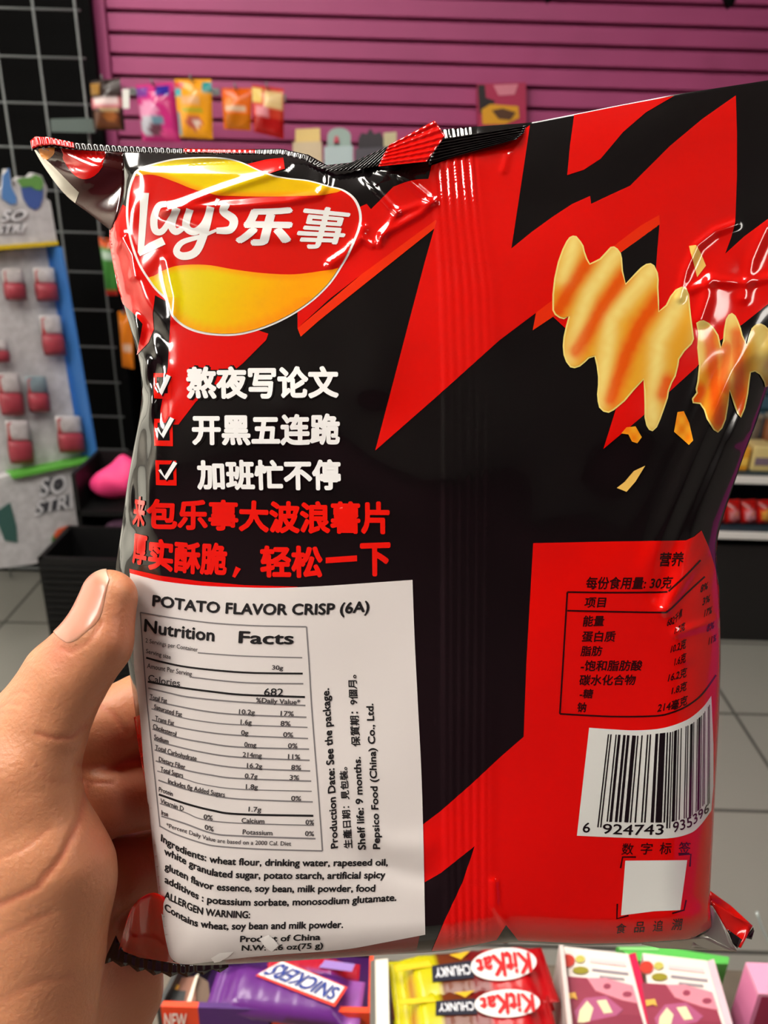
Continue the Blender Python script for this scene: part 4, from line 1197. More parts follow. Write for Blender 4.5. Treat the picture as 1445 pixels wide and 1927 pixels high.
pouch('snack_pouch', [(256, 166), (326, 160), (340, 268), (268, 266)], 2.5, .03, bands([(0, 0, .3, .2, (120, 60, 150)), (.55, 0, .9, .2, (50, 40, 150)), ('e', .3, .42, .28, .16, (226, 150, 190)), ('e', .25, .72, .2, .18, (190, 190, 205)), ('e', .55, .6, .16, .1, (110, 150, 170)), ('e', .45, .78, .18, .12, (110, 60, 80)), ('e', .75, .85, .2, .12, (220, 70, 140))], (205, 50, 130)),
      'bright pink rounded candy pouch second from the left on the wall', 'snack bag', 'pouches hanging on the pink wall', rough=.18)
pouch('snack_pouch', [(328, 155), (398, 155), (401, 262), (338, 258)], 2.48, .02, bands([(0, 0, .25, .12, (210, 70, 60)), (.75, 0, 1, .16, (30, 150, 150)), (0, .08, .18, .26, (60, 170, 180)), (.2, .26, .7, .42, (224, 170, 120)), (.2, .45, .75, .54, (170, 170, 50)), ('e', .5, .72, .22, .14, (190, 90, 80)), ('e', .55, .72, .1, .07, (235, 215, 200)), (0, .55, .14, .95, (120, 150, 160))], (238, 160, 24)),
      'orange and yellow candy pouch with teal corners', 'snack bag', 'pouches hanging on the pink wall')
pouch('snack_pouch', [(417, 170), (474, 170), (472, 246), (421, 243)], 2.5, .016, bands([(0, 0, 1, .2, (226, 96, 12)), (.1, .42, .85, .56, (222, 190, 160)), (.1, .6, .95, .95, (196, 110, 14)), ('e', .25, .3, .15, .1, (240, 150, 90))], (232, 112, 24)),
      'small orange snack pouch with a pale band', 'snack bag', 'pouches hanging on the pink wall')
pouch('snack_pouch', [(474, 164), (534, 172), (534, 262), (477, 248)], 2.49, .018, bands([(0, 0, .3, .3, (226, 196, 110)), (.4, .05, .95, .4, (232, 200, 140)), (.1, .42, .5, .62, (220, 140, 150)), (0, .6, 1, 1, (170, 18, 18)), (.6, .4, 1, .6, (200, 60, 40))], (204, 56, 50)),
      'tan and dark red snack pouch at the right of the orange one', 'snack bag', 'pouches hanging on the pink wall')
# price ticket beside the brown pouch
pt = MB(); pt.prism(q3(lambda a, b: on_y(a, b, 2.46), [(230, 168), (243, 167), (243, 204), (231, 204)]), (0, .002, 0))
tag(pt.build('price_ticket', WHT), 'narrow white price ticket beside the brown pouch', 'price tag')

# header cards with small goods, partly hidden by the bag
def carded(name, outline, cardc, goods, label):
    r = empty(name, on_y(np.float64(outline[0][0]), np.float64(outline[0][1]), 2.52)); tag(r, label, 'carded pack', 'carded packs lower on the pink wall')
    MB().prism(q3(lambda a, b: on_y(a, b, 2.52), outline), (0, .003, 0)).build('header_card', mat(name + '_card_%d_%d_%d' % cardc, cardc, .6), r)
    for nm, poly, c, dy in goods:
        MB().prism(q3(lambda a, b: on_y(a, b, 2.52 - dy), poly), (0, dy * .9, 0)).build(nm, mat('goods_%d_%d_%d' % c, c, .35), r)
def arch(x0, y0, x1, y1): return [(x0, y1), (x0, y0 + 16)] + [((x0 + x1) / 2 - (x1 - x0) / 2 * math.cos(a), y0 + 16 - 16 * math.sin(a)) for a in np.linspace(.2, math.pi - .2, 7)] + [(x1, y0 + 16), (x1, y1)]
carded('carded_pack', [(556, 243), (602, 241), (604, 330), (553, 330)], (222, 196, 128), [('blister', [(551, 268), (605, 266), (606, 335), (551, 335)], (206, 188, 158), .03)], 'pack with a square yellow header card below the pouches')
carded('carded_pack', arch(616, 240, 660, 330), (152, 172, 166), [('blister', [(610, 276), (664, 274), (664, 335), (610, 335)], (178, 196, 200), .03), ('motif', arch(628, 255, 638, 268), (200, 80, 100), .004)], 'pack with a rounded grey green header card')
carded('carded_pack', [(674, 262), (680, 250), (690, 252), (697, 241), (704, 252), (716, 248), (722, 262), (720, 330), (672, 330)], (52, 48, 54), [('blister', [(668, 280), (728, 276), (728, 335), (668, 335)], (86, 84, 92), .03)], 'pack with a black scalloped header card')
carded('carded_pack', [(722, 250), (746, 248), (747, 330), (722, 330)], (196, 188, 150), [], 'narrow pale carded pack next to the black one')
pr_ = empty('poster_pack', on_y(np.float64(945.), np.float64(160.), 2.74)); tag(pr_, 'magenta packet with a black and yellow picture above the bag top', 'packet')
F_ = lambda a, b: on_y(a, b, 2.732)
MB().prism(q3(F_, [(898, 158), (990, 155), (990, 262), (900, 262)]), (0, .03, 0)).build('packet_body', mat('magenta_card', (176, 44, 84), .45), pr_)
def flat(name, pts, c, par, F, dy=-.0015, rough=.45, label=None):
    P = [F(np.float64(x), np.float64(y)) for x, y in pts]
    o = MB().prism([M3(p + np.array((0, dy, 0))) for p in P], (0, .001, 0)).build(name, mat('ink_%d_%d_%d' % c, c, rough), par)
    if label: o['label'] = label
    return o
flat('print_patch', [(928, 160), (975, 158), (968, 178), (938, 180)], (216, 130, 150), pr_, F_)
flat('print_patch', [(899, 160), (912, 160), (914, 184), (932, 190), (918, 210), (902, 214)], (34, 26, 30), pr_, F_)
flat('print_patch', [(906, 206), (922, 196), (975, 200), (977, 222), (950, 234), (908, 234)], (222, 160, 30), pr_, F_, -.003)
flat('print_patch', [(925, 208), (945, 204), (970, 212), (960, 226), (938, 224)], (84, 52, 30), pr_, F_, -.0045)

# dark hanging hook tips at the top of the frame
for x0, w_, y1, lab in ((1031, 12, 6, 'small black clip on the pink wall at the upper edge'), (1372, 20, 16, 'larger black clip on the pink wall at the upper edge')):
    t = MB(); t.grid([[on_y(np.float64(x0 + w_ * .9 * (1 - j / 8) ** .5 * math.cos(a)), np.float64(-20 + (y1 + 20) * j / 8), 2.5) + np.array((0, .02 * math.sin(a), 0)) for a in np.linspace(0, 2 * math.pi, 13)[:-1]] for j in range(9)], closed_u=True)
    tag(t.build('black_clip', BLK), lab, 'clip')

# goods on the wire grid
pouch('sweets_pouch', [(186, 452), (216, 458), (222, 556), (200, 556)], 2.5, .015, bands([(0, 0, 1, .12, (220, 90, 40)), (.1, .18, .9, .34, (190, 215, 195)), (0, .9, 1, 1, (200, 50, 40))], (70, 140, 60)), 'green pouch with an orange top hanging on the grid left of the bag', 'snack bag')
pouch('sweets_pouch', [(222, 592), (250, 592), (252, 695), (230, 690)], 2.5, .015, bands([('e', .6, .6, .3, .1, (240, 200, 170))], (232, 130, 26)), 'orange pouch hanging low on the grid left of the bag', 'snack bag')
sg = MB(); sg.prism(q3(lambda a, b: on_y(a, b, 2.58), [(94, 224), (168, 222), (178, 228), (178, 250), (96, 248)]), (0, .01, 0))
tag(sg.build('shelf_label', mat('grey_green_card', (78, 92, 90), .5)), 'grey green label strip on the wire grid', 'label strip')

# ------------------------------------------------------------------ cardboard candy display at the left
C = on_y(np.float64(152.), np.float64(857.), 2.30); zb = C[2]
Lp = on_z(np.float64(12.), np.float64(889.), zb)
ux = (C - Lp); ux[2] = 0; ux /= np.linalg.norm(ux)
un = np.array((ux[1], -ux[0], 0.0))                   # towards the viewer
if un @ (CAM - C) < 0: un = -un
DF = lambda x, y: on_plane(x, y, C, un)
ds = empty('candy_display', (float(C[0]), float(C[1]), 0.0)); tag(ds, 'white cardboard candy display stand with blue sides left of the bag', 'display stand')
back = Vector(-un * .16)
DW = mat('display_white', (206, 204, 206), .6, noise=(40, .28)); DB = mat('display_blue', (56, 116, 190), .5); DG = mat('display_green', (96, 176, 66), .5); DY = mat('display_yellow', (214, 184, 30), .5)
MB().prism(q3(DF, [(-90, 486), (86, 462), (152, 857), (12, 889), (-90, 912)]), back).build('tray_panel', DW, ds)
# blue side wall, standing proud of the front
fr = Vector(un * .07)
MB().prism([p for p in q3(DF, [(86, 462), (98, 459), (170, 854), (152, 858)])], back).build('side_wall', DB, ds)
MB().prism([p + fr for p in q3(DF, [(92, 462), (96, 462), (166, 858), (162, 859)])], back - fr).build('side_wall', DB, ds)
MB().prism([p + Vector(un * .05) for p in q3(DF, [(10, 886), (168, 856), (170, 860), (12, 893)])], back * .9).build('shelf_lip', DG, ds)
MB().prism([p + Vector(un * .045) for p in q3(DF, [(-90, 466), (95, 452), (96, 459), (-90, 474)])], back * .8).build('shelf_lip', DY, ds)
hd = MB().prism([p + Vector(un * .04) for p in q3(DF, [(-90, 380), (-4, 352), (0, 318), (6, 318), (12, 350), (20, 352), (16, 340), (24, 332), (42, 333), (50, 325), (66, 330), (70, 340), (76, 352), (74, 372), (82, 378), (95, 452), (-90, 466)])], back * .15).build('header_card', DW, ds)
HF = lambda x, y: DF(x, y) + un * .042
def hflat(name, pts, c, par, dy=.002):
    P = [M3(HF(np.float64(x), np.float64(y)) + un * dy) for x, y in pts]
    return MB().prism(P, Vector(-un * .0015)).build(name, mat('ink_%d_%d_%d' % c, c, .5), par)
hflat('berry_print', [(26, 352), (40, 348), (56, 352), (68, 352), (67, 372), (62, 388), (52, 394), (40, 388), (30, 372)], (66, 92, 160), hd)
hflat('leaf_print', [(18, 338), (30, 334), (44, 334), (52, 328), (64, 333), (68, 344), (64, 358), (52, 356), (44, 350), (28, 352)], (98, 150, 76), hd, .004)
hflat('berry_print', [(-8, 330), (4, 316), (8, 350), (18, 370), (18, 382), (6, 384), (-10, 372)], (84, 130, 190), hd)
def sign_text(txt, base, top, F, c, par, name='lettering', off=.004, bold=.03, mode='bbox'):
    v, t, lf = text_warp(txt, base, top, bold, mode)
    P = F(v[:, 0], v[:, 1]); P = P + (CAM - P) / np.linalg.norm(CAM - P, axis=1)[:, None] * lf[:, None]
    return mesh_obj(name, P, t, mat('letter_%d_%d_%d' % c, c, .5), par, smooth=False)
HT = lambda o_: (lambda x, y: DF(x, y) + un * o_)
sign_text('SO', [(-14, 416), (32, 414)], [(-6, 394), (40, 392)], HT(.0455), (88, 88, 94), hd, bold=.11); sign_text('SO', [(-14, 416), (32, 414)], [(-6, 394), (40, 392)], HT(.047), (226, 226, 230), hd)
sign_text('STRI', [(-22, 438), (28, 436)], [(-16, 421), (34, 419)], HT(.0455), (88, 88, 94), hd, bold=.11); sign_text('STRI', [(-22, 438), (28, 436)], [(-16, 421), (34, 419)], HT(.047), (226, 226, 230), hd)
# lower box of the display, down to the floor
LBf = lambda x, y: DF(x, y) + un * .03
lo = [(-60, 915), (15, 886), (138, 864), (172, 1030), (52, 1056), (-30, 1066)]
lb_ = MB().prism([M3(LBf(np.float64(x), np.float64(y))) for x, y in lo], back * 1.3).build('base_box', DW, ds)
for w, b0, b1, t0, t1 in (('SO', (64, 931), (116, 921), (68, 894), (116, 885)), ('STRI', (54, 966), (126, 951), (62, 937), (126, 922))):
    sign_text(w, [b0, b1], [t0, t1], HT(.033), (70, 70, 76), lb_, bold=.2); sign_text(w, [b0, b1], [t0, t1], HT(.0345), (214, 214, 218), lb_, bold=.02)
def bflat(pts, c): return MB().prism([M3(DF(np.float64(x), np.float64(y)) + un * .034) for x, y in pts], Vector(-un * .003)).build('fruit_print', mat('ink_%d_%d_%d' % c, c, .5), lb_)
bflat([(92, 1002), (100, 990), (118, 984), (128, 984), (126, 1000), (100, 1014)], (220, 90, 50)); bflat([(92, 1000), (98, 1012), (92, 1020), (88, 1010)], (70, 120, 60))
bflat([(-20, 960), (10, 940), (22, 985), (24, 1015), (0, 1010)], (60, 96, 90))
# candy packs on the display
k = 0
PK = [(-4, 505, 32, 560, 'in the top row at the left edge of the frame'), (54, 503, 92, 562, 'in the top row beside the blue side wall'), (66, 592, 104, 664, 'in the second row beside the blue side wall'), (-30, 640, 4, 676, 'in the second row cut by the frame edge'),
      (-14, 700, 26, 776, 'in the third row at the frame edge'), (40, 706, 76, 770, 'in the third row, half red with a grey blue top'), (2, 788, 44, 866, 'in the bottom row at the left'), (96, 780, 142, 846, 'in the bottom row at the right')]
for x0, y0, x1, y1, lab in PK:
    w_ = x1 - x0; sh = lambda t: 6 * t
    r = empty('candy_pack', M3(DF(np.float64((x0 + x1) / 2), np.float64(y0)) + un * .02)); tag(r, 'red and white candy pack ' + lab, 'candy pack', 'candy packs on the display stand')
    F2 = lambda x, y: DF(np.float64(x), np.float64(y)) + un * .025
    def pad(name, ya, yb, c, th):
        R = []
        for j in range(6):
            row = []
            for i in range(7):
                s, t = i / 6, j / 5; y = ya + (yb - ya) * t
                b = (16 * s * (1 - s) * t * (1 - t)) ** .5 if 0 < s < 1 and 0 < t < 1 else 0
                row.append(F2(x0 + w_ * s + sh((y - y0) / 40), y) + un * th * b)
            R.append(row)
        o = MB().grid(np.array(R)).build(name, mat('pack_%d_%d_%d' % c, c, .4, noise=(60, .3)), r)
        md = o.modifiers.new('film', 'SOLIDIFY'); md.thickness = .006; md.offset = -1
    ym = y0 + (y1 - y0) * .48
    pad('pack_header', y0, ym, (206, 200, 200) if k != 5 else (130, 150, 158), .006); pad('pack_body', ym, y1, (166, 62, 74), .016)
    flat('corner_print', [(x0 + 1 + sh(.1), y0 + 4), (x0 + 9 + sh(.1), y0 + 2), (x0 + 10 + sh(.3), ym - 4), (x0 + 2 + sh(.3), ym)], (176, 58, 60), r, lambda a, b: DF(a, b) + un * .034, 0)
    k += 1

# ------------------------------------------------------------------ black bins at the left
CR = mat('black_plastic', (15, 15, 16), .5, .25)
A = on_y(np.float64(70.), np.float64(1050.), 1.72); zt = float(A[2])
bw, bd_ = .62, .20
bn = empty('storage_bin', (float(A[0]) + bw / 2, 1.72 + bd_ / 2, 0)); tag(bn, 'black open bin with ribbed front standing on the floor behind the thumb', 'bin')
x0b = float(A[0])
mb = MB(); mb.box((x0b + bw / 2, 1.72 + .006, zt / 2), (bw, .012, zt)); zz = .02
while zz < zt - .01: mb.box((x0b + bw / 2, 1.72 - .003, zz), (bw - .01, .006, .007)); zz += .018
mb.build('front_wall', CR, bn)
MB().box((x0b + .006, 1.72 + bd_ / 2, zt / 2), (.012, bd_, zt)).build('side_wall', CR, bn)
MB().box((x0b + bw - .006, 1.72 + bd_ / 2, zt / 2), (.012, bd_, zt)).build('side_wall', CR, bn)
MB().box((x0b + bw / 2, 1.72 + bd_ - .006, zt / 2), (bw, .012, zt)).build('back_wall', CR, bn)
MB().box((x0b + bw / 2, 1.72 + bd_ / 2, .02), (bw - .02, bd_ - .02, .02)).build('base', CR, bn)
# black tiered shelf with a pink soft pouch
SF = lambda x, y: on_y(np.float64(x), np.float64(y), 1.95)
sA, sB = SF(118, 885), SF(330, 885)
sh_ = empty('tiered_shelf', (float((sA[0] + sB[0]) / 2), 2.05, 0)); tag(sh_, 'black tiered shelf unit behind the bin', 'shelf unit')
xa, xb = float(sA[0]) + .02, float(sB[0]) + .1
zl = [float(SF(150, 1046)[2]), float(SF(150, 966)[2]), float(SF(150, 892)[2])]
for zq in zl[:2]: MB().box(((xa + xb) / 2, 2.05, zq), (xb - xa, .20, .014)).build('shelf', CR, sh_)
for xq in (xa + .006, xb - .006): MB().box((xq, 2.05, zl[2] / 2), (.012, .20, zl[2])).build('side_wall', CR, sh_)
MB().box(((xa + xb) / 2, 2.144, zl[2] / 2), (xb - xa, .012, zl[2])).build('back_wall', CR, sh_)
# pink soft pouch
R = []
b0, b1 = SF(148, 950), SF(262, 950)
for j in range(15):
    t = j / 14; row = []
    for i in range(28):
        a = 2 * math.pi * i / 28
        cxp = (b0 + b1) / 2; wv = (b1[0] - b0[0]) / 2
        rad = math.sin(math.pi * (0.04 + .92 * t)) ** .55
        zz = zl[1] + .018 + (.12) * t * (.8 + .25 * math.cos(a + .6)) 
        row.append((cxp[0] + wv * rad * math.cos(a) * (1 + .08 * math.sin(3 * a + 4 * t)), 2.05 + .07 * rad * math.sin(a) * (1 + .1 * math.sin(5 * a)), zz + .006 * math.sin(4 * a + 5 * t) * rad))
    R.append(row)
pk = MB().grid(np.array(R), closed_u=True).build('soft_pouch', mat('hot_pink_cloth', (246, 64, 132), .6)); tag(pk, 'hot pink soft pouch lying on the black shelf', 'pouch')
gb = empty('gift_packet', M3(SF(205, 1040))); tag(gb, 'dusky pink packet on the lower black shelf', 'packet')
MB().prism(q3(SF, [(196, 992), (208, 986), (244, 982), (250, 1008), (198, 1016)]), (0, .03, 0)).build('packet_body', mat('dusky_print', (92, 62, 84), .5, noise=(60, .5)), gb)
MB().prism([p + Vector((0, -.004, 0)) for p in q3(SF, [(198, 1010), (249, 1002), (250, 1009), (198, 1017)])], (0, .006, 0)).build('edge_strip', mat('dusky_pink', (140, 92, 116), .5), gb)

# ------------------------------------------------------------------ shelf unit at the right
RY = 2.30
zs = [float(on_y(np.float64(1410.), np.float64(y), RY)[2]) for y in (903, 1008)]
xr0 = float(on_y(np.float64(1250.), np.float64(950.), RY)[0]); xr1 = 2.4
gd = empty('shelf_unit', ((xr0 + xr1) / 2, RY + .2, 0)); tag(gd, 'shop shelf unit with white shelf fronts right of the bag', 'shelf unit')
DKB = mat('shelf_navy', (44, 62, 74), .5)
MB().box(((xr0 + xr1) / 2, RY + .25, zs[1] / 2 - .03), (xr1 - xr0, .40, zs[1] - .06)).build('plinth', mat('plinth_black', (20, 20, 19), .5), gd)
for zq in zs:
    MB().box(((xr0 + xr1) / 2, RY + .23, zq), (xr1 - xr0, .42, .02)).build('shelf', DKB, gd)
    MB().box(((xr0 + xr1) / 2, RY - .002, zq + .001), (xr1 - xr0, .012, .024), bevel=.002).build('shelf_front', WHT, gd)
MB().box((xr0 + .01, RY + .23, .36), (.02, .44, .72)).build('end_panel', DKB, gd)
random.seed(3)
# biscuit packs on the upper shelf
for i, (xp0, xp1, hpx, c, c2, lab) in enumerate([(1330, 1372, 60, (190, 170, 130), (220, 200, 150), 'cream pack on the upper shelf nearest the bag edge'), (1376, 1404, 46, (226, 160, 40), (240, 200, 90), 'amber pack on the upper shelf right of the bag'),
                                         (1407, 1447, 50, (214, 196, 132), (120, 104, 120), 'yellow pack with a mauve label on the upper shelf'), (1450, 1490, 50, (196, 170, 110), (90, 70, 60), 'tan pack on the upper shelf beyond the frame')]):
    a = on_y(np.float64(xp0), np.float64(900.), RY + .05); b = on_y(np.float64(xp1), np.float64(900.), RY + .05)
    hgt = hpx * 2.3 / 1360
    r = empty('biscuit_pack', (float((a[0] + b[0]) / 2), RY + .09, zs[0] + .01)); tag(r, lab, 'biscuit pack', 'biscuit packs on the upper shelf')
    MB().box((float((a[0] + b[0]) / 2), RY + .09, zs[0] + .011 + hgt / 2), (float(b[0] - a[0]) - .004, .08, hgt), bevel=.006).build('pack_body', mat('bis_%d' % i, c, .4), r)
    MB().box((float((a[0] + b[0]) / 2), RY + .0485, zs[0] + .01 + hgt * .42), (float(b[0] - a[0]) * .7, .002, hgt * .3)).build('pack_print', mat('bisp_%d' % i, c2, .4), r)
# back row, darker tins
for i, (xp0, xp1, c, lab) in enumerate([(1385, 1418, (112, 100, 84), 'grey brown tin at the back of the upper shelf'), (1424, 1462, (150, 92, 58), 'copper coloured tin at the back of the upper shelf')]):
    a = on_y(np.float64(xp0), np.float64(860.), RY + .25); b = on_y(np.float64(xp1), np.float64(860.), RY + .25)
    r = empty('tin', (float((a[0] + b[0]) / 2), RY + .25, zs[0] + .01)); tag(r, lab, 'tin')
    MB().tube([(float((a[0] + b[0]) / 2), RY + .25, zs[0] + .011), (float((a[0] + b[0]) / 2), RY + .25, zs[0] + .135)], float(b[0] - a[0]) / 2, 20).build('tin_body', mat('tin_%d' % i, c, .4), r)
    MB().tube([(float((a[0] + b[0]) / 2), RY + .25, zs[0] + .135), (float((a[0] + b[0]) / 2), RY + .25, zs[0] + .145)], float(b[0] - a[0]) / 2 + .002, 20).build('lid', mat('tin_lid', (150, 140, 120), .35), r)
for i, (xp0, xp1, c2, lab) in enumerate([(1338, 1362, (170, 110, 110), 'red sweets pouch on the lower shelf touching the bag outline'), (1364, 1392, (196, 120, 124), 'red sweets pouch with a pink print, second on the lower shelf'), (1394, 1422, (214, 150, 160), 'red sweets pouch with a pale print in the middle of the lower shelf'), (1424, 1456, (206, 150, 60), 'red sweets pouch with a gold print at the frame edge')]):
    q = [(xp0, 944), (xp1, 942), (xp1, 984), (xp0, 985)]
    pouch('sweets_pouch', q, RY + .06, .025, bands([('e', .5, .55, .38, .28, c2), ('e', .62, .48, .16, .12, (232, 150, 120)), (.1, .08, .6, .2, (150, 20, 20)), (.55, .75, .9, .9, (120, 16, 16))], (206, 26, 22)), lab, 'snack bag', 'red pouches on the lower shelf', hook=False, n=10)

# wire hook in front of the floor, lower right
hp = [(1424, 1716), (1427, 1726), (1432, 1742), (1440, 1760), (1450, 1776), (1462, 1800), (1474, 1830)]
hk = MB().tube([M3(at_depth(np.float64(x), np.float64(y), .80)) for x, y in hp], .0013, 8)
tag(hk.build('wire_hook', mat('pale_wire', (196, 208, 206), .3, metal=.4)), 'pale bent wire standing up behind the pink box', 'hook')
# ------------------------------------------------------------------ counter and chocolate in front
CZ = 0.86
ct = empty('counter', (0.1, .25, 0)); tag(ct, 'grey brown shop counter under the chocolate boxes', 'counter')
yb_ = float(on_z(np.float64(1380.), np.float64(1822.), CZ)[1])
MB().box((.1, (yb_ - .10) / 2, CZ - .02), (2.0, yb_ + .10, .04), bevel=.004).build('worktop', mat('worktop', (112, 102, 88), .45, noise=(25, .25)), ct)
MB().box((.1, (yb_ - .10) / 2 - .02, (CZ - .04) / 2), (1.9, yb_ + .02, CZ - .04)).build('cabinet', mat('cabinet_dark', (70, 66, 62), .6), ct)
def Zp(z): return lambda x, y: on_z(np.float64(x), np.float64(y), z)
def V3(F, x, y): return M3(F(x, y))
def zprint(name, pts, c, par, z, rough=.4, off=.0006):
    F = Zp(z)
    return MB().prism([V3(F, x, y) + Vector((0, 0, off)) for x, y in pts], (0, 0, -.0004)).build(name, mat('ink_%d_%d_%d' % c, c, rough), par)
def ztext(txt, base, top, c, par, z, bold=.02, off=.0012, mode='bbox', name='lettering'):
    v, t, lf = text_warp(txt, base, top, bold, mode)
    P = on_z(v[:, 0], v[:, 1], z) + np.array((0, 0, 1.0)) * (off + lf[:, None])
    return mesh_obj(name, P, t, mat('letter_%d_%d_%d' % c, c, .45), par, smooth=False)

# ---- wrapped bars: pillow bodies built on a spine, coloured by position
def bar(name, a, b, wpx, z, h, colf, label, cat, group, n=26, m=10):
    """a, b: ends of the spine (pixels measured at height z); width in pixels"""
    A, B_ = on_z(np.float64(a[0]), np.float64(a[1]), z), on_z(np.float64(b[0]), np.float64(b[1]), z)
    ax = B_ - A; L = np.linalg.norm(ax); ax /= L
    sd = np.cross(ax, (0, 0, 1.0)); wd = wpx * .70 / F / 2 * 1.15
    vs_, cs = [], []
    for i in range(n + 1):
        s = i / n
        e = min(s, 1 - s) * L
        k = min(1.0, max(0.0, (e - .010) / .012)); k = math.sin(k * math.pi / 2)      # flat crimped ends
        for j in range(2 * m):
            t = 2 * math.pi * j / (2 * m)
            cw, sw = math.cos(t), math.sin(t)
            cw = math.copysign(abs(cw) ** .6, cw); sw = math.copysign(abs(sw) ** .7, sw)
            hh = h / 2 * (.06 + .94 * k) * sw
            p = A + ax * L * s + sd * wd * cw * (1.0 - .06 * (k > .5) * abs(sw)) + np.array((0, 0, -h / 2 + hh + .0006 * math.sin(s * 60 + t * 3) * k + (.001 * math.sin(j * 3.1) if k < .1 else 0)))
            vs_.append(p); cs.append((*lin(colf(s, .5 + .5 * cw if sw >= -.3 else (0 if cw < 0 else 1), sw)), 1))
    fs = []; k2 = 2 * m
    for i in range(n):
        for j in range(k2): fs.append((i * k2 + j, i * k2 + (j + 1) % k2, (i + 1) * k2 + (j + 1) % k2, (i + 1) * k2 + j))
    fs.append(tuple(range(k2))[::-1]); fs.append(tuple(n * k2 + j for j in range(k2)))
    r = empty(name, A); tag(r, label, cat, group)
    mesh_obj('wrapper', vs_, fs, mat('wrapper_print', (255, 255, 255), .3, .4, coat=.1, attr=True), r, colors=cs)
    return r

# display tray with purple bars
TZ = .925
tr = empty('bar_tray', V3(Zp(CZ), 500, 1900)); tag(tr, 'orange and purple cardboard tray holding purple chocolate bars at the bottom', 'tray')
OR_ = mat('tray_orange', (240, 70, 24), .4); PU_ = mat('tray_purple', (76, 28, 112), .4)
tl_, tr_ = V3(Zp(TZ), 302, 1894), V3(Zp(TZ), 692, 1906)
dn = Vector((0, 0, CZ + .001 - TZ))
def lerp(a, b, t): return a + (b - a) * t
for t0, t1, m_ in ((0, .18, OR_), (.18, .52, PU_), (.52, 1, OR_)):
    p, q = lerp(tl_, tr_, t0), lerp(tl_, tr_, t1); q2, p2 = q + dn * .98, p + dn * .98
    if m_ is OR_ and t0 > .4: p = p + (tr_ - tl_) * .02
    MB().prism([p, q, q2, p2], (0, .004, 0)).build('near_wall', m_, tr)
ww = Vector((0, .085, .004))
MB().prism([tr_, tr_ + ww, tr_ + ww + dn, tr_ + dn], (.003, 0, 0)).build('side_wall', OR_, tr)
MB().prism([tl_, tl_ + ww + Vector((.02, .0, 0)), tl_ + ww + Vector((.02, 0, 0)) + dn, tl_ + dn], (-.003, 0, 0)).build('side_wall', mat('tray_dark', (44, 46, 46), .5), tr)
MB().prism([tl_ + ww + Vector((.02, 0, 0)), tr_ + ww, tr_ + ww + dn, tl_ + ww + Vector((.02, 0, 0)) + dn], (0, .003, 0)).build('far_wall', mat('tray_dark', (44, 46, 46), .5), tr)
MB().prism([tl_ + dn, tr_ + dn, tr_ + ww + dn, tl_ + ww + dn], (0, 0, .002)).build('tray_base', PU_, tr)
# NEW flag on the near wall
def wall_text(txt, x0, x1, y0, y1, c, par, P0):
    v, t, lf = text_warp(txt, [(x0, y1), (x1, y1 + 1)], [(x0, y0), (x1, y0 + 1)], .02, 'bbox')
    P = on_plane(v[:, 0], v[:, 1], P0, np.array((0, -1.0, 0))) + np.array((0, -1.0, 0)) * (.0012 + lf[:, None])
    mesh_obj('lettering', P, t, mat('letter_%d_%d_%d' % c, c, .45), par, smooth=False)
wall_text('NEW', 310, 352, 1903, 1930, (246, 240, 232), tr, np.array(tl_))
# open carton left of the tray
cb = empty('chocolate_carton', V3(Zp(CZ), 330, 1860)); tag(cb, 'small brown and black carton behind the left end of the orange tray', 'carton')
MB().prism([V3(Zp(.915), *p) for p in [(322, 1840), (368, 1838), (368, 1885), (306, 1885)]], (0, 0, -.05)).build('carton_body', mat('carton_brown', (138, 92, 74), .5), cb)
zprint('print_band', [(310, 1862), (350, 1866), (346, 1886), (305, 1884)], (48, 50, 50), cb, .915); zprint('print_band', [(318, 1850), (338, 1856), (334, 1864), (316, 1862)], (226, 168, 60), cb, .915, off=.001)
zprint('print_band', [(368, 1838), (374, 1834), (360, 1886), (352, 1886)], (232, 222, 200), cb, .915, off=.001)
MB().prism([V3(Zp(.912), *p) for p in [(374, 1836), (392, 1848), (396, 1888), (360, 1888)]], (0, 0, -.045)).build('carton_flap', mat('carton_flap', (104, 82, 66), .6), cb)

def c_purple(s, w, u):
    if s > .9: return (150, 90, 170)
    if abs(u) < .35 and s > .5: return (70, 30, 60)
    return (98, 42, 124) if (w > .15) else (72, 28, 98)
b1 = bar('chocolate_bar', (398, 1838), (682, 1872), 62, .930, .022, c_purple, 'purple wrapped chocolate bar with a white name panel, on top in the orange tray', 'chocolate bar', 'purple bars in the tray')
BZ = .931
zprint('name_panel', [(481, 1837), (531, 1808), (654, 1859), (630, 1896)], (222, 60, 40), b1, BZ, off=.0008)
zprint('name_panel', [(486, 1836), (531, 1812), (648, 1860), (628, 1890)], (238, 236, 236), b1, BZ, off=.0016)
ztext('SNICKERS', [(642, 1864), (588, 1841), (530, 1817)], [(624, 1887), (560, 1862), (491, 1836)], (40, 60, 140), b1, BZ, .025, .0026)
b2 = bar('chocolate_bar', (500, 1812), (676, 1824), 40, .922, .02, lambda s, w, u: (176, 30, 52) if (w < .6) else (110, 44, 134), 'purple and red chocolate bar behind the top bar in the orange tray', 'chocolate bar', 'purple bars in the tray')
zprint('name_panel', [(600, 1822), (612, 1808), (668, 1816), (662, 1830)], (150, 120, 190), b2, .9225, off=.001)
b3 = bar('chocolate_bar', (395, 1872), (640, 1900), 50, .908, .02, lambda s, w, u: (214, 40, 40) if s < .3 else ((110, 70, 50) if s < .55 else (96, 40, 120)), 'red ended chocolate bar at the bottom of the orange tray', 'chocolate bar', 'purple bars in the tray')

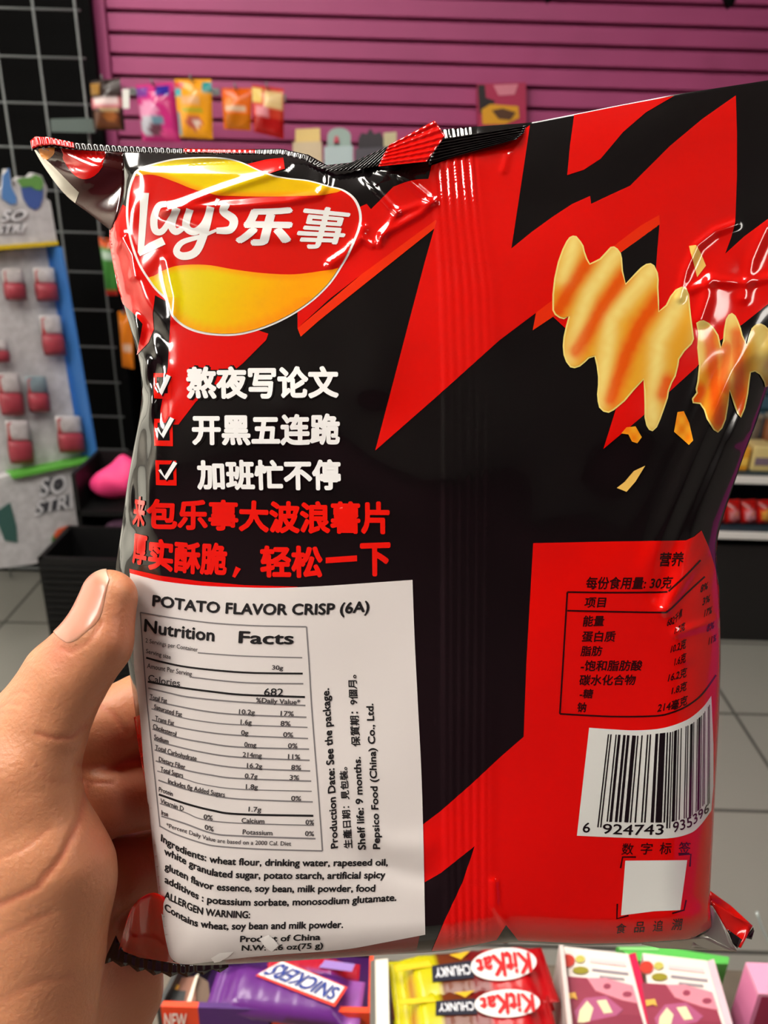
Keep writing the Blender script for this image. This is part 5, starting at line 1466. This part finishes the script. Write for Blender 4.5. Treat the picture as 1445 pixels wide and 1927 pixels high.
# divider card between the trays
dv = MB(); dv.prism([V3(Zp(.935), *p) for p in [(706, 1806), (730, 1804), (734, 1990), (708, 1990)]], (0, 0, CZ + .001 - .935))
tag(dv.build('divider_card', mat('divider_white', (226, 220, 206), .5)), 'upright white card between the purple and the red bars', 'card')
dv = MB(); dv.prism([V3(Zp(.932), *p) for p in [(697, 1808), (706, 1806), (708, 1990), (696, 1990)]], (0, 0, CZ + .001 - .932))
tag(dv.build('divider_card', mat('divider_grey', (96, 92, 86), .5)), 'upright grey card edge beside the white card', 'card')

# red and yellow wafer bars
def c_wafer(s, w, u):
    if s < .27: return (190, 182, 10) if not (.08 < s < .12 and w > .3) else (160, 100, 12)
    if s < .50: return (104, 46, 18)
    if s > .95: return (170, 10, 16)
    if s < .58: return (110, 20, 18)
    return (190, 14, 22)
WB = [((737, 1842), (1038, 1813), 76, .938, 'red and yellow wafer bar farthest from the viewer beside the white card'),
      ((744, 1902), (1044, 1892), 66, .938, 'red and yellow wafer bar nearest the viewer with its name upside down')]
def wafer(i, a, b, w, z, lab):
    r = bar('wafer_bar', a, b, w, z, .022, c_wafer, lab, 'chocolate bar', 'red wafer bars in the tray')
    A, B_ = np.array(a, float), np.array(b, float); ax = (B_ - A) / np.linalg.norm(B_ - A); nx = np.array((-ax[1], ax[0]))   # nx points down the frame
    L = np.linalg.norm(B_ - A)
    Q = lambda s, t: tuple(A + ax * L * s + nx * t * w)
    cen = Q(.70, -.10)
    zprint('name_oval', [Q(.70 + .205 * math.cos(t), -.06 + .40 * math.sin(t)) for t in np.linspace(0, 2 * math.pi, 40)[:-1]], (236, 232, 230), r, z, off=.0016)
    zprint('flavour_panel', [Q(.255, -.20), Q(.50, -.24), Q(.51, .20), Q(.25, .20)], (16, 18, 40), r, z, off=.0012)
    ztext('CHUNKY', [Q(.485, -.13), Q(.275, -.11)], [Q(.495, .13), Q(.27, .13)], (232, 234, 240), r, z, .02, .0022)
    ztext('KitKat', [Q(.865, -.28), Q(.70, -.36), Q(.525, -.22)], [Q(.875, .24), Q(.70, .28), Q(.525, .16)], (206, 20, 24), r, z, .035, .0026)
    zprint('print_patch', [Q(.02, -.3), Q(.24, -.34), Q(.26, -.2), Q(.03, -.15)], (222, 190, 20), r, z, off=.0008)
    zprint('print_patch', [Q(.37, -.44), Q(.50, -.48), Q(.44, -.30)], (214, 170, 20), r, z, off=.0008)
    return r
for i, (a, b, w, z, lab) in enumerate(WB): wafer(i, a, b, w, z, lab)
b4 = bar('wafer_bar', (760, 1876), (1036, 1850), 50, .918, .02, c_wafer, 'red wafer bar lying lower between the two name bars', 'chocolate bar', 'red wafer bars in the tray')
zprint('name_oval', [(938 + 44 * math.cos(t), 1850 + 12 * math.sin(t)) for t in np.linspace(0, 2 * math.pi, 24)[:-1]], (226, 200, 200), b4, .919, off=.001)
b5 = bar('wafer_bar', (740, 1944), (1044, 1950), 56, .930, .02, c_wafer, 'red and yellow wafer bar at the lower frame edge', 'chocolate bar', 'red wafer bars in the tray')
kt = empty('bar_tray', V3(Zp(CZ), 900, 1900)); tag(kt, 'red cardboard tray under the wafer bars with a pale right wall', 'tray')
MB().prism([V3(Zp(CZ + .004), *p) for p in [(738, 1880), (1040, 1880), (1060, 2060), (745, 2060)]], (0, 0, -.003)).build('tray_base', mat('tray_red', (150, 16, 20), .5), kt)
MB().prism([V3(Zp(.935), *p) for p in [(1052, 1778), (1060, 1778), (1084, 1990), (1074, 1990)]], (0, 0, CZ + .004 - .935)).build('side_wall', mat('tray_pale', (214, 200, 196), .5), kt)

# white and pink chocolate boxes
def choc_box(off, lab, fl):
    r = empty('chocolate_box', V3(Zp(.86), 1120 + off, 1900)); tag(r, lab, 'chocolate box', 'white and pink chocolate boxes')
    z = .925
    O = lambda x, y: (x + off + off * (y - 1780) * .0002, y + off * .085)
    Q = [O(1062, 1781), O(1182, 1795), O(1232, 1985), O(1090, 1985)]
    MB().prism([V3(Zp(z), *p) for p in Q], (0, 0, CZ + .002 - z)).build('box_body', mat('box_white', (238, 228, 220), .35), r)
    sp = [O(1183, 1796), O(1196, 1792), O(1246, 1985), O(1233, 1985)] 
    MB().prism([V3(Zp(z + .0005), *p) for p in sp], (0, 0, CZ + .002 - z)).build('spine', mat('box_spine_%d' % fl, (206, 36, 80) if fl == 0 else (226, 196, 206), .3), r)
    P = lambda pts, c, o=.0006: zprint('print_patch', [O(*p) for p in pts], c, r, z, off=o)
    P([(1058, 1838), (1104, 1841), (1117, 1860), (1160, 1850), (1198, 1885), (1226, 1984), (1082, 1984), (1070, 1920)], (150, 56, 78))
    P([(1104, 1842), (1140, 1842), (1190, 1856), (1200, 1890), (1170, 1884), (1120, 1866)], (222, 140, 156), .0010)
    P([(1080, 1905), (1100, 1880), (1140, 1876), (1172, 1902), (1150, 1922), (1086, 1926)], (176, 88, 128), .0012)
    P([(1090, 1904), (1104, 1886), (1116, 1900), (1108, 1927), (1086, 1927)], (232, 222, 178), .0016); P([(1122, 1886), (1140, 1884), (1152, 1908), (1136, 1910)], (232, 222, 178), .0016)
    P([(1064, 1872), (1082, 1870), (1086, 1884), (1078, 1880), (1066, 1884)], (226, 176, 80), .0016)
    P([(1100, 1927), (1170, 1912), (1205, 1914), (1216, 1950), (1100, 1950)], (140, 46, 70), .0018)
    for cx_, cy_, rx, ry, c in ((1068, 1810, 13, 12, (200, 60, 44)), (1091, 1807, 9, 7, (196, 186, 90)), (1092, 1828, 15, 7, (150, 140, 40)), (1142, 1858, 7, 5, (150, 60, 84)), (1180, 1873, 9, 5, (150, 60, 84))):
        P([(cx_ + rx * math.cos(t), cy_ + ry * math.sin(t)) for t in np.linspace(0, 2 * math.pi, 18)[:-1]], c, .0014)
    P([(1114, 1824), (1182, 1832), (1182, 1836), (1114, 1828)], (150, 140, 150), .001); P([(1128, 1837), (1174, 1842), (1174, 1846), (1128, 1841)], (160, 150, 156), .001)
    P([(1110, 1805), (1176, 1812), (1177, 1820), (1110, 1812)], (238, 206, 206), .001)
choc_box(0, 'white and pink chocolate box with a red spine, next to the wafer bars', 0)
choc_box(147, 'white and pink chocolate box with a pale pink edge, right of its twin', 1)
gbx = empty('green_packet', V3(Zp(CZ), 1270, 1800)); tag(gbx, 'bright green packet peeping out behind the chocolate boxes', 'packet')
MB().prism([V3(Zp(.905), *p) for p in [(1160, 1782), (1240, 1781), (1345, 1797), (1372, 1801), (1370, 1814), (1200, 1808)]], (0, 0, CZ + .001 - .905)).build('packet_body', mat('leaf_green', (92, 196, 84), .45), gbx)
MB().prism([V3(Zp(.906), *p) for p in [(1165, 1783), (1240, 1784), (1240, 1788), (1165, 1787)]], (0, 0, -.002)).build('edge_strip', mat('pale_green', (150, 220, 140), .45), gbx)
# pink box at the lower right corner
px_ = empty('pink_box', V3(Zp(CZ), 1450, 1900)); tag(px_, 'pink box with a magenta front at the lower right corner', 'box')
zt_ = .945
a0, a1 = V3(Zp(zt_), 1403, 1811), V3(Zp(zt_), 1427, 1870)
b0_ = Vector((a0.x + .13, a0.y, a0.z)); b1_ = Vector((a1.x + .13, a1.y, a1.z))
dz = Vector((0, 0, CZ + .001 - zt_))
MB().prism([a0, b0_, b1_, a1], (0, 0, -.003)).build('lid', mat('box_pink_top', (240, 164, 198), .3), px_)
MB().prism([a0 + Vector((0, 0, -.003)), a1 + Vector((0, 0, -.003)), a1 + dz, a0 + dz], (.003, 0, 0)).build('side_panel', mat('box_pink', (232, 138, 184), .3), px_)
MB().prism([a1 + Vector((.003, 0, -.003)), b1_ + Vector((0, 0, -.003)), b1_ + dz, a1 + Vector((.003, 0, 0)) + dz], (0, .003, 0)).build('front_panel', mat('box_magenta', (160, 24, 76), .3), px_)
MB().prism([a0 + Vector((.003, 0, -.003)), b0_ + Vector((0, 0, -.003)), b0_ + dz, a0 + Vector((.003, 0, 0)) + dz], (0, -.003, 0)).build('rear_panel', mat('box_pink', (232, 138, 184), .3), px_)
